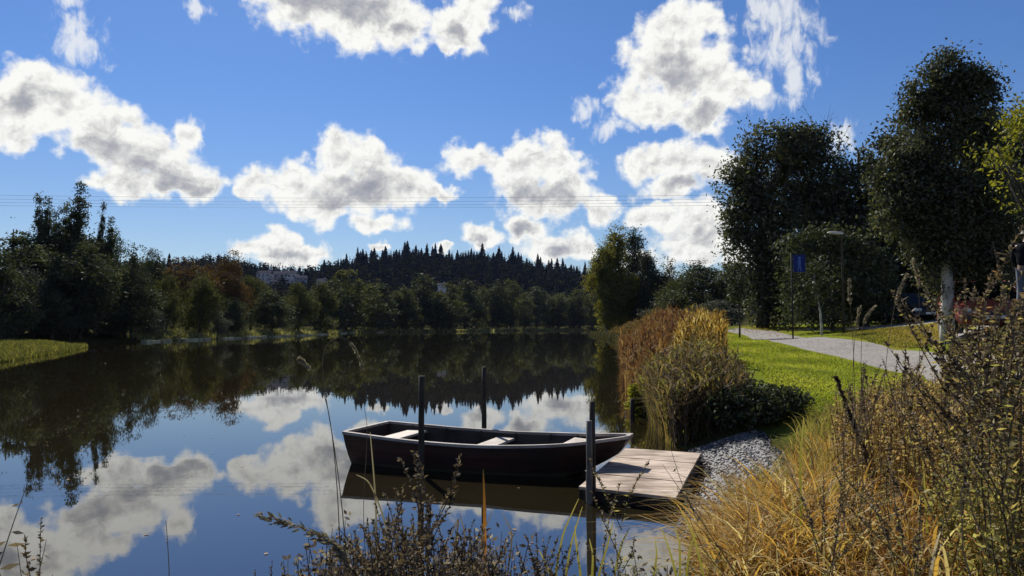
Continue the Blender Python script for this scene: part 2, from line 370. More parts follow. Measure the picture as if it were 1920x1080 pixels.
def drape(name, L, R, mat, lift=.012, sub=10, cross=8):
    """sheet between two ground polylines, laid just over the ground"""
    def res(p):
        p = np.array([(v[0], v[1]) for v in p]); s = np.concatenate([[0], np.cumsum(np.hypot(*np.diff(p, axis=0).T))]); s /= s[-1]
        t = np.linspace(0, 1, sub*len(p)); return np.stack([np.interp(t, s, p[:, 0]), np.interp(t, s, p[:, 1])], 1)
    l, r = res(L), res(R); n = min(len(l), len(r)); l, r = l[:n], r[:n]
    t = np.linspace(0, 1, cross+1)[None, :, None]; P = l[:, None]*(1-t) + r[:, None]*t
    ed = np.sin(np.arange(n)*1.7)*.03 + np.sin(np.arange(n)*.61)*.05
    P[:, 0] += ed[:, None]*.6; P[:, -1] += ed[::-1, None]*.6
    Z = hz(P[..., 0], P[..., 1]) + lift
    Z[:, 0] -= lift*.9; Z[:, -1] -= lift*.9
    o = MB().add(np.concatenate([P, Z[..., None]], -1).reshape(-1, 3), [(j*(cross+1)+i, j*(cross+1)+i+1, (j+1)*(cross+1)+i+1, (j+1)*(cross+1)+i) for j in range(n-1) for i in range(cross)]).build(name, mat, smooth=True)
    return meta(o, kind='structure')
def grav(name, c1, c2, scale, rough=.9):
    m, q, out = newmat(name)
    geo = q.n('ShaderNodeNewGeometry'); pos = geo.outputs['Position']
    vo = q.n('ShaderNodeTexVoronoi'); q.put(vo.inputs['Vector'], pos); vo.inputs['Scale'].default_value = scale
    n = q.noise(pos, 1.2, 6, .65); sc_ = q.n('ShaderNodeSeparateColor'); q.put(sc_.inputs[0], vo.outputs['Color'])
    f = q.m('MULTIPLY_ADD', q.m('SUBTRACT', n, .5), 1.1, sc_.outputs[0])
    b = q.n('ShaderNodeBsdfPrincipled'); q.put(b.inputs['Base Color'], q.ramp(f, [(.1, c1), (.9, c2)])); b.inputs['Roughness'].default_value = rough
    bp = q.n('ShaderNodeBump'); bp.inputs['Strength'].default_value = .5; bp.inputs['Distance'].default_value = .02; q.put(bp.inputs['Height'], vo.outputs['Distance']); bp.invert = True
    q.put(b.inputs['Normal'], bp.outputs[0]); q.nt.links.new(b.outputs[0], out.inputs[0]); return m
m_path = grav('path_gravel', (.13, .12, .11), (.25, .232, .215), 26)
Lp = [ground(*p) for p in ((1920,775),(1760,722),(1650,690),(1550,664),(1450,641),(1395,628),(1352,619))]
Rp = [ground(*p) for p in ((2060,715),(1900,685),(1760,663),(1660,649),(1560,634),(1450,620.5),(1385,615.5))]
drape('path', Lp, Rp, m_path)
m_asph = grav('parking_asphalt', (.16, .155, .15), (.25, .245, .24), 40)
Lk = [ground(*p) for p in ((1625,616),(1700,617.5),(1765,624),(1800,635),(1930,646))]
drape('parking_area', Lk, [(16,46),(20,44),(26,38),(30,32),(30,26)], m_asph, .02)
m_shin = grav('shore_shingle', (.04, .042, .045), (.17, .17, .18), 34, .7)
drape('shingle_beach', [(1.3,6.1),(1.7,7.2),(2.3,9.0),(2.4,10.4)], [(1.8,5.9),(2.6,7.2),(3.1,8.6),(3.4,10.2)], m_shin, .02)

rng = np.random.default_rng(7); random.seed(7)
def pebbles():
    mb = MB(); n = 2600
    t = rng.random(n); s = rng.random(n)
    L = np.array([(1.3,6.1),(1.7,7.2),(2.3,9.0),(2.4,10.4)]); R = np.array([(1.8,5.9),(2.6,7.2),(3.1,8.6),(3.4,10.2)])
    k = np.linspace(0, 1, 4)
    X = np.interp(t, k, L[:, 0])*(1-s)+np.interp(t, k, R[:, 0])*s; Y = np.interp(t, k, L[:, 1])*(1-s)+np.interp(t, k, R[:, 1])*s
    Z = hz(X, Y)+.02; base = np.array([(1,0,0),(0,1,0),(-1,0,0),(0,-1,0),(0,0,.7),(0,0,-.7)])
    for i in range(n):
        r = rng.uniform(.008, .026); a = rng.random()*6.28; c_, s_ = math.cos(a), math.sin(a)
        v = base*r*rng.uniform(.6, 1.3, (6, 1)); v = np.stack([v[:, 0]*c_-v[:, 1]*s_, v[:, 0]*s_+v[:, 1]*c_, v[:, 2]], 1)
        mb.add(v+(X[i], Y[i], Z[i]), [(0,1,4),(1,2,4),(2,3,4),(3,0,4),(1,0,5),(2,1,5),(3,2,5),(0,3,5)], rng.random())
    m = leafmat('pebble_stone', [(.014, .014, .016), (.06, .06, .065), (.22, .21, .20)], 0, .02)
    meta(mb.build('shingle', m, smooth=True), 'loose grey pebbles of the small beach beside the wooden platform', 'pebbles', kind='stuff')
pebbles()

# ------------------------------------------------------------------ trees
def uvec(n):
    v = rng.normal(size=(n, 3)); return v/np.linalg.norm(v, axis=1)[:, None]
def crown(mb, ells, nclump, per, cr, L, wr=.45, hang=0.0, shell=.5, tvar=.5, zfl=.8, holes=0, hr=.5):
    E = np.array(ells, float); vol = E[:, 3]*E[:, 4]*E[:, 5]; vol = vol**.55
    idx = rng.choice(len(E), nclump, p=vol/vol.sum())
    d = uvec(nclump); rf = (shell+(1-shell)*rng.random(nclump)**.7)
    cc = E[idx, :3] + d*E[idx, 3:]*rf[:, None]
    crr = cr*rng.uniform(.5, 1.6, nclump); ct = rng.random(nclump)
    lc = np.repeat(cc, per, 0) + np.clip(rng.normal(size=(nclump*per, 3)), -1.7, 1.7)*np.repeat(crr, per)[:, None]*np.array([.5, .5, .5*zfl])
    lt = np.repeat(ct, per)
    if holes:
        hi = rng.choice(len(E), holes); hc = E[hi, :3]+uvec(holes)*E[hi, 3:]*rng.uniform(.75, 1.15, (holes, 1)); hrr = hr*rng.uniform(.5, 1.3, holes)
        keep = np.ones(len(lc), bool)
        for h_, r_ in zip(hc, hrr): keep &= ((lc-h_)**2).sum(1) > r_*r_*rng.uniform(.6, 1.2, len(lc))
        lc = lc[keep]; lt = lt[keep]
    n = len(lc)
    a = uvec(n); a[:, 2] -= hang; a /= np.linalg.norm(a, axis=1)[:, None]+1e-9
    b = np.cross(a, uvec(n)); b /= np.linalg.norm(b, axis=1)[:, None]+1e-9
    s = L*rng.uniform(.55, 1.25, n)[:, None]
    mb.diamonds(lc, a*s*.5, b*s*wr*.5, np.clip(lt*tvar + rng.random(n)*(1-tvar), 0, 1))
    return cc
def limbs(mb, trunk, cc, k, r0, sides=4, zt=None):
    tr = np.array(trunk); top = tr[-1][2]
    for c in cc[rng.choice(len(cc), min(k, len(cc)), replace=False)]:
        z = np.clip(c[2]*rng.uniform(.45, .8), tr[0][2]+.12*top, top*.98)
        s = np.array([np.interp(z, tr[:, 2], tr[:, 0]), np.interp(z, tr[:, 2], tr[:, 1]), z])
        mid = (s+c)/2+np.array([0, 0, -.08*np.linalg.norm(c-s)])
        mb.tube([s, mid, c], [r0, r0*.6, r0*.2], sides, rng.random())
def make_tree(name, label, cat, H, ells, nclump, per, cr, L, mat, tr_r=.2, bark_m=None, hang=0., shell=.5, nlimb=25, wr=.45, tvar=.5, lean=(0, 0), sides=7, holes=0, hr=.5):
    """unit tree standing at the origin"""
    root = thing(name, label, cat)
    top = max(e[2] for e in ells)*(.72 if bark_m and nlimb == 24 else .97)
    trunk = [(lean[0]*t**1.5+math.sin(t*5)*tr_r*.5, lean[1]*t**1.5, top*t-.4*(t == 0)) for t in np.linspace(0, 1, 7)]
    tb, cb = MB(), MB()
    cc = crown(cb, ells, nclump, per, cr, L, wr, hang, shell, tvar, .8, holes, hr)
    tb.tube(trunk, [tr_r*(1.25-1.05*t) for t in np.linspace(0, 1, 7)], sides)
    lb_ = MB() if bark_m else tb
    limbs(lb_, trunk, cc, nlimb, tr_r*.28)
    if bark_m: lb_.build('branch', bark, root, smooth=True)
    tb.build('trunk', bark_m or bark, root, smooth=True); cb.build('crown', mat, root)
    root['_h'] = H; root['_w'] = max(e[0]+e[3] for e in ells)-min(e[0]-e[3] for e in ells)
    return root
_used = set()
def plant_tree(proto, px, top, Y, wpx=None, label=None, group=None, rot=None, base=None, drop=.1):
    while sd_lake(pt(px, 600, Y).x, Y)[0] < 1.5 and Y < 420: Y += 1.0
    X = pt(px, 600, Y).x; z = (gz(X, Y) if base is None else base)-drop
    h = pt(px, top, Y).z-z; sz = h/proto['_h']
    sxy = (wpx*Y/F/proto['_w']) if wpx else sz
    rot = random.uniform(-.5, .5) if rot is None else rot
    if proto.name not in _used:
        _used.add(proto.name); o = proto; o.location = (X, Y, z); o.rotation_euler = (0, 0, rot); o.scale = (sxy, sxy, sz)
        if label: o['label'] = label
        if group: o['group'] = group
        return o
    return dup(proto, (X, Y, z), rot, (sxy, sxy, sz), label, group)

lm_dark = leafmat('leaf_dark_green', [(.012, .019, .009), (.034, .045, .018), (.095, .10, .045)], .32, .035)
lm_olive = leafmat('leaf_olive', [(.02, .024, .009), (.052, .058, .017), (.115, .112, .034)], .38)
lm_grey = leafmat('leaf_grey_willow', [(.03, .035, .025), (.07, .075, .055), (.14, .145, .11)], .25, .04)
lm_rust = leafmat('leaf_rust', [(.03, .02, .009), (.068, .041, .016), (.10, .062, .022)], .38)
lm_yel = leafmat('leaf_yellow_green', [(.06, .065, .010), (.16, .165, .02), (.30, .27, .035)], .5)
lm_birch = leafmat('leaf_birch_autumn', [(.035, .038, .01), (.10, .10, .018), (.26, .22, .025)], .5)
lm_spr = leafmat('needle_spruce', [(.005, .008, .013), (.009, .014, .020), (.015, .021, .026)], .1, 0)  # bluish tint puts distance haze into the needle colour
lm_big = leafmat('leaf_big_tree', [(.012, .016, .007), (.032, .038, .013), (.16, .16, .075)], .36, .05)  # brightest tint stands in for sunlit leaves, spread at random

# proto shapes
def ell_round(H, W, n=9, seed=0):
    r = np.random.default_rng(seed); E = []
    for k in range(n):
        t = (k+.5)/n; z = H*(.16+.70*t); w = W*.5*math.sin(math.pi*(.16+.76*t))**.75
        a = r.random()*6.28; o = w*.42
        E.append((math.cos(a)*o, math.sin(a)*o, z, w*.72, w*.72, H*.15*r.uniform(.8, 1.2)))
    return E
def ell_col(H, W, n=9, seed=0):
    r = np.random.default_rng(seed); E = []
    for k in range(n):
        t = (k+.5)/n; z = H*(.08+.86*t); w = W*.5*(1-t**2.4)**.6*(.62+.38*math.sin(min(1, t*2.2)*1.57))
        a = r.random()*6.28; o = w*.35
        E.append((math.cos(a)*o, math.sin(a)*o, z, max(w*.75, .15), max(w*.75, .15), H*.1))
    return E
def spiky(H, W, n=7, seed=0):
    """several upright spires leaving one trunk"""
    r = np.random.default_rng(seed); E = []
    for k in range(n):
        a = r.random()*6.28; o = W*.34*r.random()**.5 if k else 0; h = H*r.uniform(.62, .93) if k else H
        for t in np.linspace(.15, .93, 7):
            w = W*.17*(1-.8*t**3)*r.uniform(.75, 1.2)
            E.append((math.cos(a)*o*min(1, t*2), math.sin(a)*o*min(1, t*2), h*t, w, w, h*.075))
    return E
P_spike = [make_tree('poplar_tree', None, 'tree', 17, spiky(17, 8, 7, s), 620, 34, .8, .36, lm_dark, .22, holes=14, hr=1.3, hang=-.4, shell=.2, nlimb=30) for s in (1, 5)]
P_round = [make_tree('broadleaf_tree', None, 'tree', 13, ell_round(13, 9, 11, s), 460, 42, 1.05, .36, mt, .22, holes=14, hr=1.3, hang=.2, shell=.5, nlimb=26) for s, mt in ((2, lm_dark), (3, lm_olive), (9, lm_dark))]
P_sparse = make_tree('alder_tree', None, 'tree', 14, ell_round(14, 7, 11, 21), 190, 30, .7, .32, lm_dark, .16, nlimb=60, shell=.55)
P_rust = make_tree('maple_tree', None, 'tree', 14, ell_round(14, 10, 11, 4), 460, 40, 1.05, .38, lm_rust, .22, holes=14, hr=1.3, nlimb=24)
P_willow = make_tree('willow_bush', None, 'bush', 7, ell_round(7, 5, 8, 6), 260, 36, .7, .24, lm_grey, .14, hang=.6, nlimb=24)
P_wdark = make_tree('willow_tree', None, 'bush', 7, ell_round(7, 5, 8, 16), 260, 36, .7, .24, lm_dark, .14, hang=.6, nlimb=24)
P_yel = make_tree('yellowing_tree', None, 'tree', 11, ell_round(11, 7, 9, 8), 360, 40, .9, .30, lm_olive, .18, nlimb=22)

P_col = [make_tree('columnar_poplar', None, 'tree', 17, ell_col(17, 3.2, 11, s), 230, 36, .62, .34, lm_dark, .16, hang=-.5, shell=.25, nlimb=18) for s in (51, 52)]
GL = 'trees standing along the left shore'
def T(p, px, top, Y, w, label, **k): return plant_tree(p, px, top, Y, w, label, k.pop('group', GL), **k)
T(P_spike[0], 140, 400, 84, 100, 'broad dark poplar under the tallest spire'); T(P_col[0], 143, 344, 83, 42, 'tallest dark poplar with spiky upright top behind the left grass bank')
T(P_spike[1], 72, 412, 80, 100, 'broad dark poplar below the twin spires'); T(P_col[1], 66, 362, 79, 36, 'narrow upright poplar, left one of the twin spires'); T(P_col[0], 82, 371, 81, 32, 'narrow upright poplar, right one of the twin spires', rot=2.); T(P_col[1], 114, 380, 85, 44, 'narrow poplar close left of the tallest spire', rot=1.); T(P_col[0], 100, 398, 84, 28, 'short narrow poplar between the twin spires and the tallest spire', rot=4.); T(P_col[1], 188, 376, 86, 24, 'thin spike of a poplar standing free right of the tallest spire', rot=3.); T(P_col[0], 204, 408, 88, 26, 'lower thin spike right of the free-standing poplar spike', rot=5.)
T(P_spike[1], 112, 425, 92, 90, 'dark poplar half hidden between the two spiky poplars', rot=2.)
T(P_spike[0], 192, 428, 88, 70, 'thin dark poplar with a leaning spike, right of the tallest poplar', rot=1.2)
T(P_spike[0], 18, 408, 76, 110, 'broad dark poplar at the left edge of the photo', rot=2.7)
T(P_spike[1], 90, 420, 88, 110, 'dark poplar just right of the twin-spired poplar', rot=4.)
T(P_spike[0], 160, 418, 94, 110, 'dark poplar close behind the tallest poplar', rot=3.5)
T(P_spike[1], 40, 430, 82, 120, 'dark poplar between the left photo edge and the twin spires', rot=5.)
T(P_sparse, 246, 436, 82, 78, 'open see-through alder with bare gaps in its crown above the dark cove')
T(P_sparse, 212, 412, 90, 66, 'thin leaning alder with feathery top beside the spiky poplars', rot=2.2)
T(P_round[0], 60, 452, 74, 190, 'dense dark broadleaf tree under the twin-spired poplar')
T(P_round[2], 150, 455, 78, 170, 'dense dark broadleaf tree under the tallest poplar')
T(P_round[0], 235, 500, 73, 120, 'dark leafy tree hanging over the shaded cove', rot=3.)
T(P_round[2], 5, 470, 66, 150, 'dark leafy tree cut by the left edge of the photo', rot=2.)
T(P_willow, 278, 572, 74, 62, 'grey-leaved willow bush leaning over the water at the cove')
T(P_willow, 30, 500, 70, 120, 'tall grey-green willow with drooping leaves near the left edge', rot=1.)
T(P_wdark, 185, 520, 71, 90, 'dark green willow at the end of the left grass bank', rot=2.)
T(P_wdark, 100, 540, 72, 100, 'low dark willow behind the left grass bank', rot=4.)
T(P_wdark, 215, 575, 68, 95, 'dark overhanging willow at the tip of the left grass bank', rot=5.)
T(P_round[1], 312, 515, 96, 70, 'olive green round tree right of the grey willow bush')
T(P_yel, 374, 508, 93, 86, 'rounded olive-yellow tree standing at the water edge')
T(P_rust, 350, 486, 118, 150, 'large rust-brown tree behind the rounded olive-yellow tree')
T(P_rust, 424, 472, 124, 105, 'tall brown maple right of the rounded olive-yellow tree', rot=2.)
T(P_round[2], 290, 470, 120, 90, 'dark round tree showing behind the open alder', rot=1.)
T(P_round[0], 440, 556, 106, 60, 'small dark round tree by the water below the brown maple', rot=1.)
T(P_round[0], 510, 540, 114, 88, 'wide dark round tree by the long pale bank', rot=2.)
T(P_willow, 408, 580, 98, 46, 'small grey bush between the olive-yellow tree and dark round tree', rot=3.)
T(P_round[1], 470, 516, 140, 90, 'olive tree behind the dark round trees', rot=2.)
T(P_round[1], 560, 528, 150, 70, 'olive tree right of the wide dark round tree', rot=4.)
# far shore rows
P_far = [make_tree('lakeside_tree', None, 'tree', 24, ell_col(24, 12, 10, s), 300, 22, 1.6, .85, mt, .3, holes=14, hr=1.3, nlimb=6, shell=.55, hang=.3) for s, mt in ((31, lm_olive), (32, lm_dark), (33, lm_olive), (34, lm_dark))]
far = [(600,530,170,60),(622,524,200,56),(650,503,215,74),(690,530,225,52),(716,530,240,54),(742,548,250,44),(762,540,250,52),(792,512,262,60),(818,545,262,50),(842,530,270,56),(872,521,300,50),(893,545,310,40),(905,538,330,36),(932,527,330,38),(957,523,330,50),(984,548,340,34),(1006,536,350,46),(1030,556,360,36),(1048,553,360,44),(1068,558,370,36),(1086,541,370,44),(1110,550,380,44)]
nm = ['olive lakeside tree', 'dark lakeside tree', 'pale olive lakeside tree', 'dark bushy lakeside tree']
wh = ['right of the wide dark round tree','below the hillside houses','tallest of the far bank','one place right of the tallest on the far bank','left of the shaded gap in the far bank','small, in the shaded gap of the far bank','beside the shaded gap of the far bank','dark tall one near the middle of the far bank','low, in front of the dark ridge middle','under the small white shed','pale crown right of the white shed','narrow, right of the pale crown','narrow, left of the twin crowns','first of the twin crowns on the far bank','second of the twin crowns on the far bank','low and narrow after the twin crowns','round-topped behind the small jetty','low, right of the small jetty','arching over the far water edge','low before the birch clump','last on the far bank before the birch clump','half hidden behind the birch clump']
GF = 'trees along the far shore'
for i, ((px, top, Y, w), t) in enumerate(zip(far, wh)):
    k = (i*7+i//3) % 4
    T(P_far[k], px, top, Y, w*1.25, f'{nm[k]}, {t}', group=GF, rot=i*1.3)
fb = 0
for px in range(560, 1135, 11):   # second rank
    Y = 250+ (px-560)*.36 + random.uniform(0, 60); k = fb % 4; fb += 1
    T(P_far[k], px+random.uniform(-6, 6), random.uniform(541, 572), Y, random.uniform(36, 56), 'small tree filling the second rank of the far shore wood', group='second rank trees of the far shore', rot=px*.7)
# birch clump on the point
P_birch = make_tree('birch_tree', None, 'birch', 21, ell_col(21, 9, 11, 41), 520, 34, 1.1, .46, lm_birch, .2, bark_pale, hang=.9, shell=.4, nlimb=30)
P_birchd = make_tree('birch_tree', None, 'birch', 21, ell_col(21, 9, 11, 42), 520, 34, 1.1, .46, lm_dark, .2, bark_pale, hang=.9, shell=.4, nlimb=30)
GB = 'birch clump on the right point'
T(P_birch, 1136, 452, 150, 80, 'yellowing birch at the water end of the birch clump', group=GB)
T(P_birch, 1160, 422, 154, 86, 'tall birch at the middle of the birch clump', group=GB)
T(P_birchd, 1190, 428, 158, 84, 'second tall birch, right of the middle of the birch clump', group=GB, rot=2.)
T(P_birchd, 1218, 470, 150, 70, 'lower dark birch on the right side of the birch clump', group=GB, rot=1.)
T(P_sparse, 1252, 466, 150, 50, 'thin see-through tree right of the birch clump', group=GB)
T(P_round[0], 1318, 486, 110, 150, 'dark rounded tree beyond the reed bed', group='trees beyond the reeds', rot=2.)
T(P_round[1], 1272, 525, 115, 110, 'low olive bush tree beyond the red reeds', group='trees beyond the reeds', rot=2.)
T(P_round[2], 1372, 500, 105, 100, 'dark tree seen past the left side of the huge dark maple', group='trees beyond the reeds', rot=2.)
T(P_willow, 1240, 560, 120, 80, 'low grey bush at the foot of the birch clump', group='trees beyond the reeds')
T(P_willow, 1345, 560, 95, 110, 'low dark hedge bush behind the bend of the path', group='trees beyond the reeds', rot=2.)

# ridge spruces
def make_spruce(seed, H=22, R=4.8):
    r = np.random.default_rng(seed); root = thing('spruce_tree', None, 'spruce'); cb = MB()
    n = 330; t = r.random(n)**.8; z = H*(.06+.92*t); rad_ = R*(1-t)**.68*r.uniform(.5, 1.1, n)+.15
    a = r.random(n)*6.283; d = np.stack([np.cos(a), np.sin(a), 0*a], 1)
    cen = d*(rad_*.5)[:, None]; cen[:, 2] = z-rad_*.18
    ax = d*(rad_*.55)[:, None]; ax[:, 2] = -rad_*.28
    b = np.cross(d, (0, 0, 1.))*(rad_*.34+.15)[:, None]; b[:, 2] += r.normal(size=n)*.25
    cb.diamonds(cen, ax, b, r.random(n)); cb.diamonds(np.array([(0, 0, H*.97)]), np.array([(0, 0, H*.05)]), np.array([(.22, .05, 0)]), .3)
    MB().tube([(0, 0, -.5), (0, 0, H*.9)], [.22, .03], 5).build('trunk', bark, root); cb.build('crown', lm_spr, root)
    root['_h'] = H; root['_w'] = 2*R; return root
P_sp = [make_spruce(s) for s in (1, 2, 3, 4)]
P_sp[3].children[0].data; 
GR = 'spruces on the ridge skyline'
LR = ['dark spruce among the even row on the ridge skyline']
n_sp = 0
for px in np.arange(270, 1125, 5.2):
    Y = random.uniform(800, 880); X = pt(px, 500, Y).x; z = gz(X, Y)
    s = random.choice([.6, .7, .8, .85, .9, 1.0, 1.1, 1.3]) if px > 600 else random.choice([.45, .55, .65, .8])
    p = P_sp[n_sp % 4]; n_sp += 1
    if p.name not in _used:
        _used.add(p.name); o = p; o.location = (X, Y, z); o.scale = (s*random.uniform(.9, 1.4),)*2+(s,)
    else: o = dup(p, (X, Y, z), random.random()*6, (s*random.uniform(.9, 1.4),)*2+(s,))
    meta(o, LR[0], 'spruce', GR)
for px, top, Y, lb in ((680,465,700,'spruce rising above the left shoulder of the ridge'),(762,456,760,'tallest spruce tip on the ridge crest'),(317,474,560,'lone pointed spruce on the skyline right of the open alder'),(1130,500,600,'spruce at the low right end of the ridge')):
    p = P_sp[1]; X = pt(px, 500, Y).x; z = gz(X, Y); h = pt(px, top, Y).z-z; s = h/22
    meta(dup(p, (X, Y, z), 1., (max(s, .8)*.95, max(s, .8)*.95, s)), lb, 'spruce', 'landmark spruces')
def wood():
    mb = MB(); n = 3200
    Y = rng.uniform(455, 880, n); px = rng.uniform(150, 1300, n); X = (px-960)/F*Y; Z = hz(X, Y)
    for i in range(n):
        con = rng.random() < .15+.65*(Y[i]-455)/400
        H = rng.uniform(12, 21); k = 44; t = rng.random(k)
        if con: rad_ = 3.2*(1-t)**.85+.15; z = H*(.05+.93*t)
        else: rad_ = 4.2*np.sin(np.pi*(.12+.8*t))**.7; z = H*(.1+.8*t)
        rad_ = rad_*rng.uniform(.6, 1.15, k); a = rng.random(k)*6.283; d = np.stack([np.cos(a), np.sin(a), 0*a], 1)
        cen = d*(rad_*.55)[:, None]; cen[:, 2] = z; ax = d*(rad_*.5)[:, None]; ax[:, 2] = -rad_*.3 if con else rad_*.1
        b = np.cross(d, (0, 0, 1.))*(rad_*.5+.3)[:, None]; b[:, 2] += rng.normal(size=k)*.5
        mb.diamonds(cen+(X[i], Y[i], Z[i]), ax, b, np.clip((0 if con else .55)+rng.random(k)*.4, 0, 1))
    m = leafmat('hill_wood', [(.005, .008, .013), (.009, .014, .019), (.018, .022, .014), (.035, .036, .016)], .15, 0)  # bluish conifer tones carry painted haze, as on the ridge spruces
    meta(mb.build('hillside_wood', m), 'dark mixed wood covering the hillside beyond the lake', 'wood', kind='stuff')
wood()

# ------------------------------------------------------------------ hillside houses, shed
m_wall = paint('house_wall', (.5, .47, .48), .9, 0, .1, .1); m_wall2 = paint('house_wall_grey', (.22, .22, .28), .8); m_roof = paint('house_roof', (.085, .08, .095), 1.0, 0, .15, 0); m_win = paint('window_dark', (.02, .022, .03), .1)
def house(px, py, Y, w, d, h, rh, wm, label, rz=0.):
    X = pt(px, py, Y).x; z = pt(px, py, Y).z
    r = thing('house', label, 'house', (X, Y, z), rz, 'houses on the hillside')
    MB().box((0, 0, h/2-4), (w, d, h+8)).build('wall', wm, r)
    rb = MB(); o = .5
    V = [(-w/2-o, -d/2-o, h), (w/2+o, -d/2-o, h), (w/2+o, d/2+o, h), (-w/2-o, d/2+o, h), (-w/2-o, 0, h+rh), (w/2+o, 0, h+rh)]
    rb.add(V, [(0, 1, 5, 4), (2, 3, 4, 5), (3, 2, 1, 0)]); rb.add(V, [(0, 4, 3), (1, 2, 5)]); rf = rb.build('roof', m_roof, r)
    MB().box((w*.25, d*.1, h+rh), (.9, .9, 1.8)).build('chimney', wm, rf)
    for k in (-.3, 0, .3): MB().box((w*k, -d/2-.03, h*.55), (w*.14, .08, h*.35)).build('window', m_win, r)
house(497, 522, 620, 11, 9, 4, 2.5, m_wall, 'small pale house at the left end of the hillside houses')
house(521, 524, 640, 17, 10, 4.6, 2.6, m_wall2, 'wide grey-blue house in the middle of the hillside houses')
house(546, 523, 630, 11, 10, 4.4, 2.6, m_wall, 'pale house with light roof right of the wide grey-blue one')
house(564, 528, 610, 9, 8, 3, 2.0, m_wall2, 'low grey house at the right end of the hillside houses', .4)
house(604, 534, 600, 7, 7, 3, 2.0, m_wall, 'tiny pale house alone on the hillside right of the others')
house(829, 538, 500, 5.5, 5, 1.6, 1.0, m_wall, 'low white shed among the trees above the far bank')

# ------------------------------------------------------------------ wires
m_wire = paint('wire_grey', (.05, .055, .07), .6)
for k, (y0, y1, y2, lb) in enumerate(((361, 371, 352, 'topmost thin overhead cable crossing the sky'), (369, 378, 362, 'second overhead cable from the top across the sky'), (376, 384, 370, 'third overhead cable from the top across the sky'), (384, 389, 380, 'lowest thin overhead cable crossing the sky'))):
    a, b_, c_ = pt(-500, y0-6, 72+k*.4), pt(520, y1, 72+k*.4), pt(2300, y2-14, 72+k*.4)
    P = []
    for t in np.linspace(0, 1, 40):
        x = a.x+(c_.x-a.x)*t; s = (x-a.x)/(b_.x-a.x)
        L0 = (x-b_.x)*(x-c_.x)/((a.x-b_.x)*(a.x-c_.x)); L1 = (x-a.x)*(x-c_.x)/((b_.x-a.x)*(b_.x-c_.x)); L2 = (x-a.x)*(x-b_.x)/((c_.x-a.x)*(c_.x-b_.x))
        P.append((x, 72+k*.4, a.z*L0+b_.z*L1+c_.z*L2))
    meta(MB().tube(P, .011, 5).build('overhead_cable', m_wire, smooth=True), lb, 'cable', 'overhead cables')

# ------------------------------------------------------------------ big trees on the right
def px_ells(px0, Y, lst, zb, dr=.8):
    """ellipsoids given as picture-size blobs turned into metres around the trunk at px0"""
    X0 = pt(px0, 600, Y).x; E = []
    for (x, y, rx, ry) in lst:
        p = pt(x, y, Y); s = Y/F; E.append((p.x-X0, random.uniform(-.3, .3)*rx*s, p.z-zb, rx*s, rx*s*dr, ry*s))
    return E
def big_tree(name, label, cat, px0, Y, blobs, nclump, per, cr, L, mat, tr_r, bm=None, **k):
    X = pt(px0, 600, Y).x; z = gz(X, Y)-.1
    E = px_ells(px0, Y, blobs, z)
    r = make_tree(name, label, cat, 1, E, nclump, per, cr, L, mat, tr_r, bm, **k); r.location = (X, Y, z); return r
big_tree('maple_tree', 'huge dark dense maple whose crown hangs over the path bend', 'tree', 1428, 48,
 [(1460,275,60,32),(1420,330,60,50),(1500,290,62,45),(1540,350,55,60),(1460,370,80,70),(1395,400,38,60),(1400,470,42,55),(1480,450,95,80),(1560,430,60,80),(1440,540,55,50),(1450,590,38,30),(1520,520,70,60),(1390,345,30,30),(1420,262,26,18)], 1500, 46, .85, .27, lm_big, .34, hang=.2, nlimb=30, shell=.4, holes=24, hr=.9)
big_tree('thicket_tree', 'dark tree filling the gap between the huge maple and tall poplar', 'tree', 1620, 46,
 [(1600,340,50,36),(1645,318,48,42),(1685,300,44,52),(1668,270,24,26),(1720,290,40,60),(1620,420,80,70),(1690,420,70,80),(1640,520,90,70),(1560,540,70,60),(1720,530,70,70)], 900, 38, .9, .32, lm_big, .26, nlimb=20, shell=.4, holes=20, hr=.9)
big_tree('aspen_tree', 'tall dense aspen with a whitish trunk beside the parking area', 'tree', 1773, 21,
 [(1778,122,20,26),(1818,168,34,30),(1832,212,30,34),(1740,184,32,28),(1788,160,34,34),(1762,150,34,26),(1728,170,26,22),(1812,152,32,26),(1840,180,24,30),(1716,214,26,24),(1775,200,56,40),(1850,232,22,34),(1732,255,34,34),(1805,265,60,50),(1690,245,14,16),(1700,300,34,28),(1752,320,60,40),(1850,310,40,50),(1672,340,34,34),(1720,372,60,44),(1810,380,76,60),(1690,405,44,36),(1860,420,50,70),(1760,440,60,50),(1712,430,22,26),(1738,480,16,26),(1800,480,70,46),(1752,505,20,26),(1768,545,14,22),(1850,500,40,40)], 1500, 58, .40, .125, lm_big, .17, bark_pale, hang=.25, nlimb=24, shell=.35, holes=26, hr=.34)
big_tree('roadside_tree', 'yellow-green leafed tree cut by the right edge of the photo', 'tree', 1990, 13,
 [(1950,240,75,40),(1895,285,48,40),(1880,270,26,22),(1960,300,80,50),(1900,320,36,30),(1930,350,40,36),(2000,200,80,60),(1915,372,18,20)], 420, 30, .26, .085, lm_yel, .12, bark, hang=.35, nlimb=40, holes=20, hr=.3)
big_tree('hedge_tree', 'black shaded tree behind the parked vehicles', 'tree', 1850, 44,
 [(1850,330,90,90),(1885,265,40,44),(1925,250,50,50),(1830,260,50,50),(1900,430,110,100),(1800,470,100,90),(1960,350,90,120),(1860,540,120,60),(1960,520,90,80)], 1000, 34, .95, .32, lm_dark, .26, nlimb=30)
big_tree('hedge_tree', 'black shaded tree behind the street lamp and hanging branches', 'tree', 1700, 50,
 [(1680,480,90,80),(1760,480,90,90),(1720,570,110,50),(1620,570,80,50)], 520, 30, 1.0, .36, lm_dark, .24, nlimb=30)
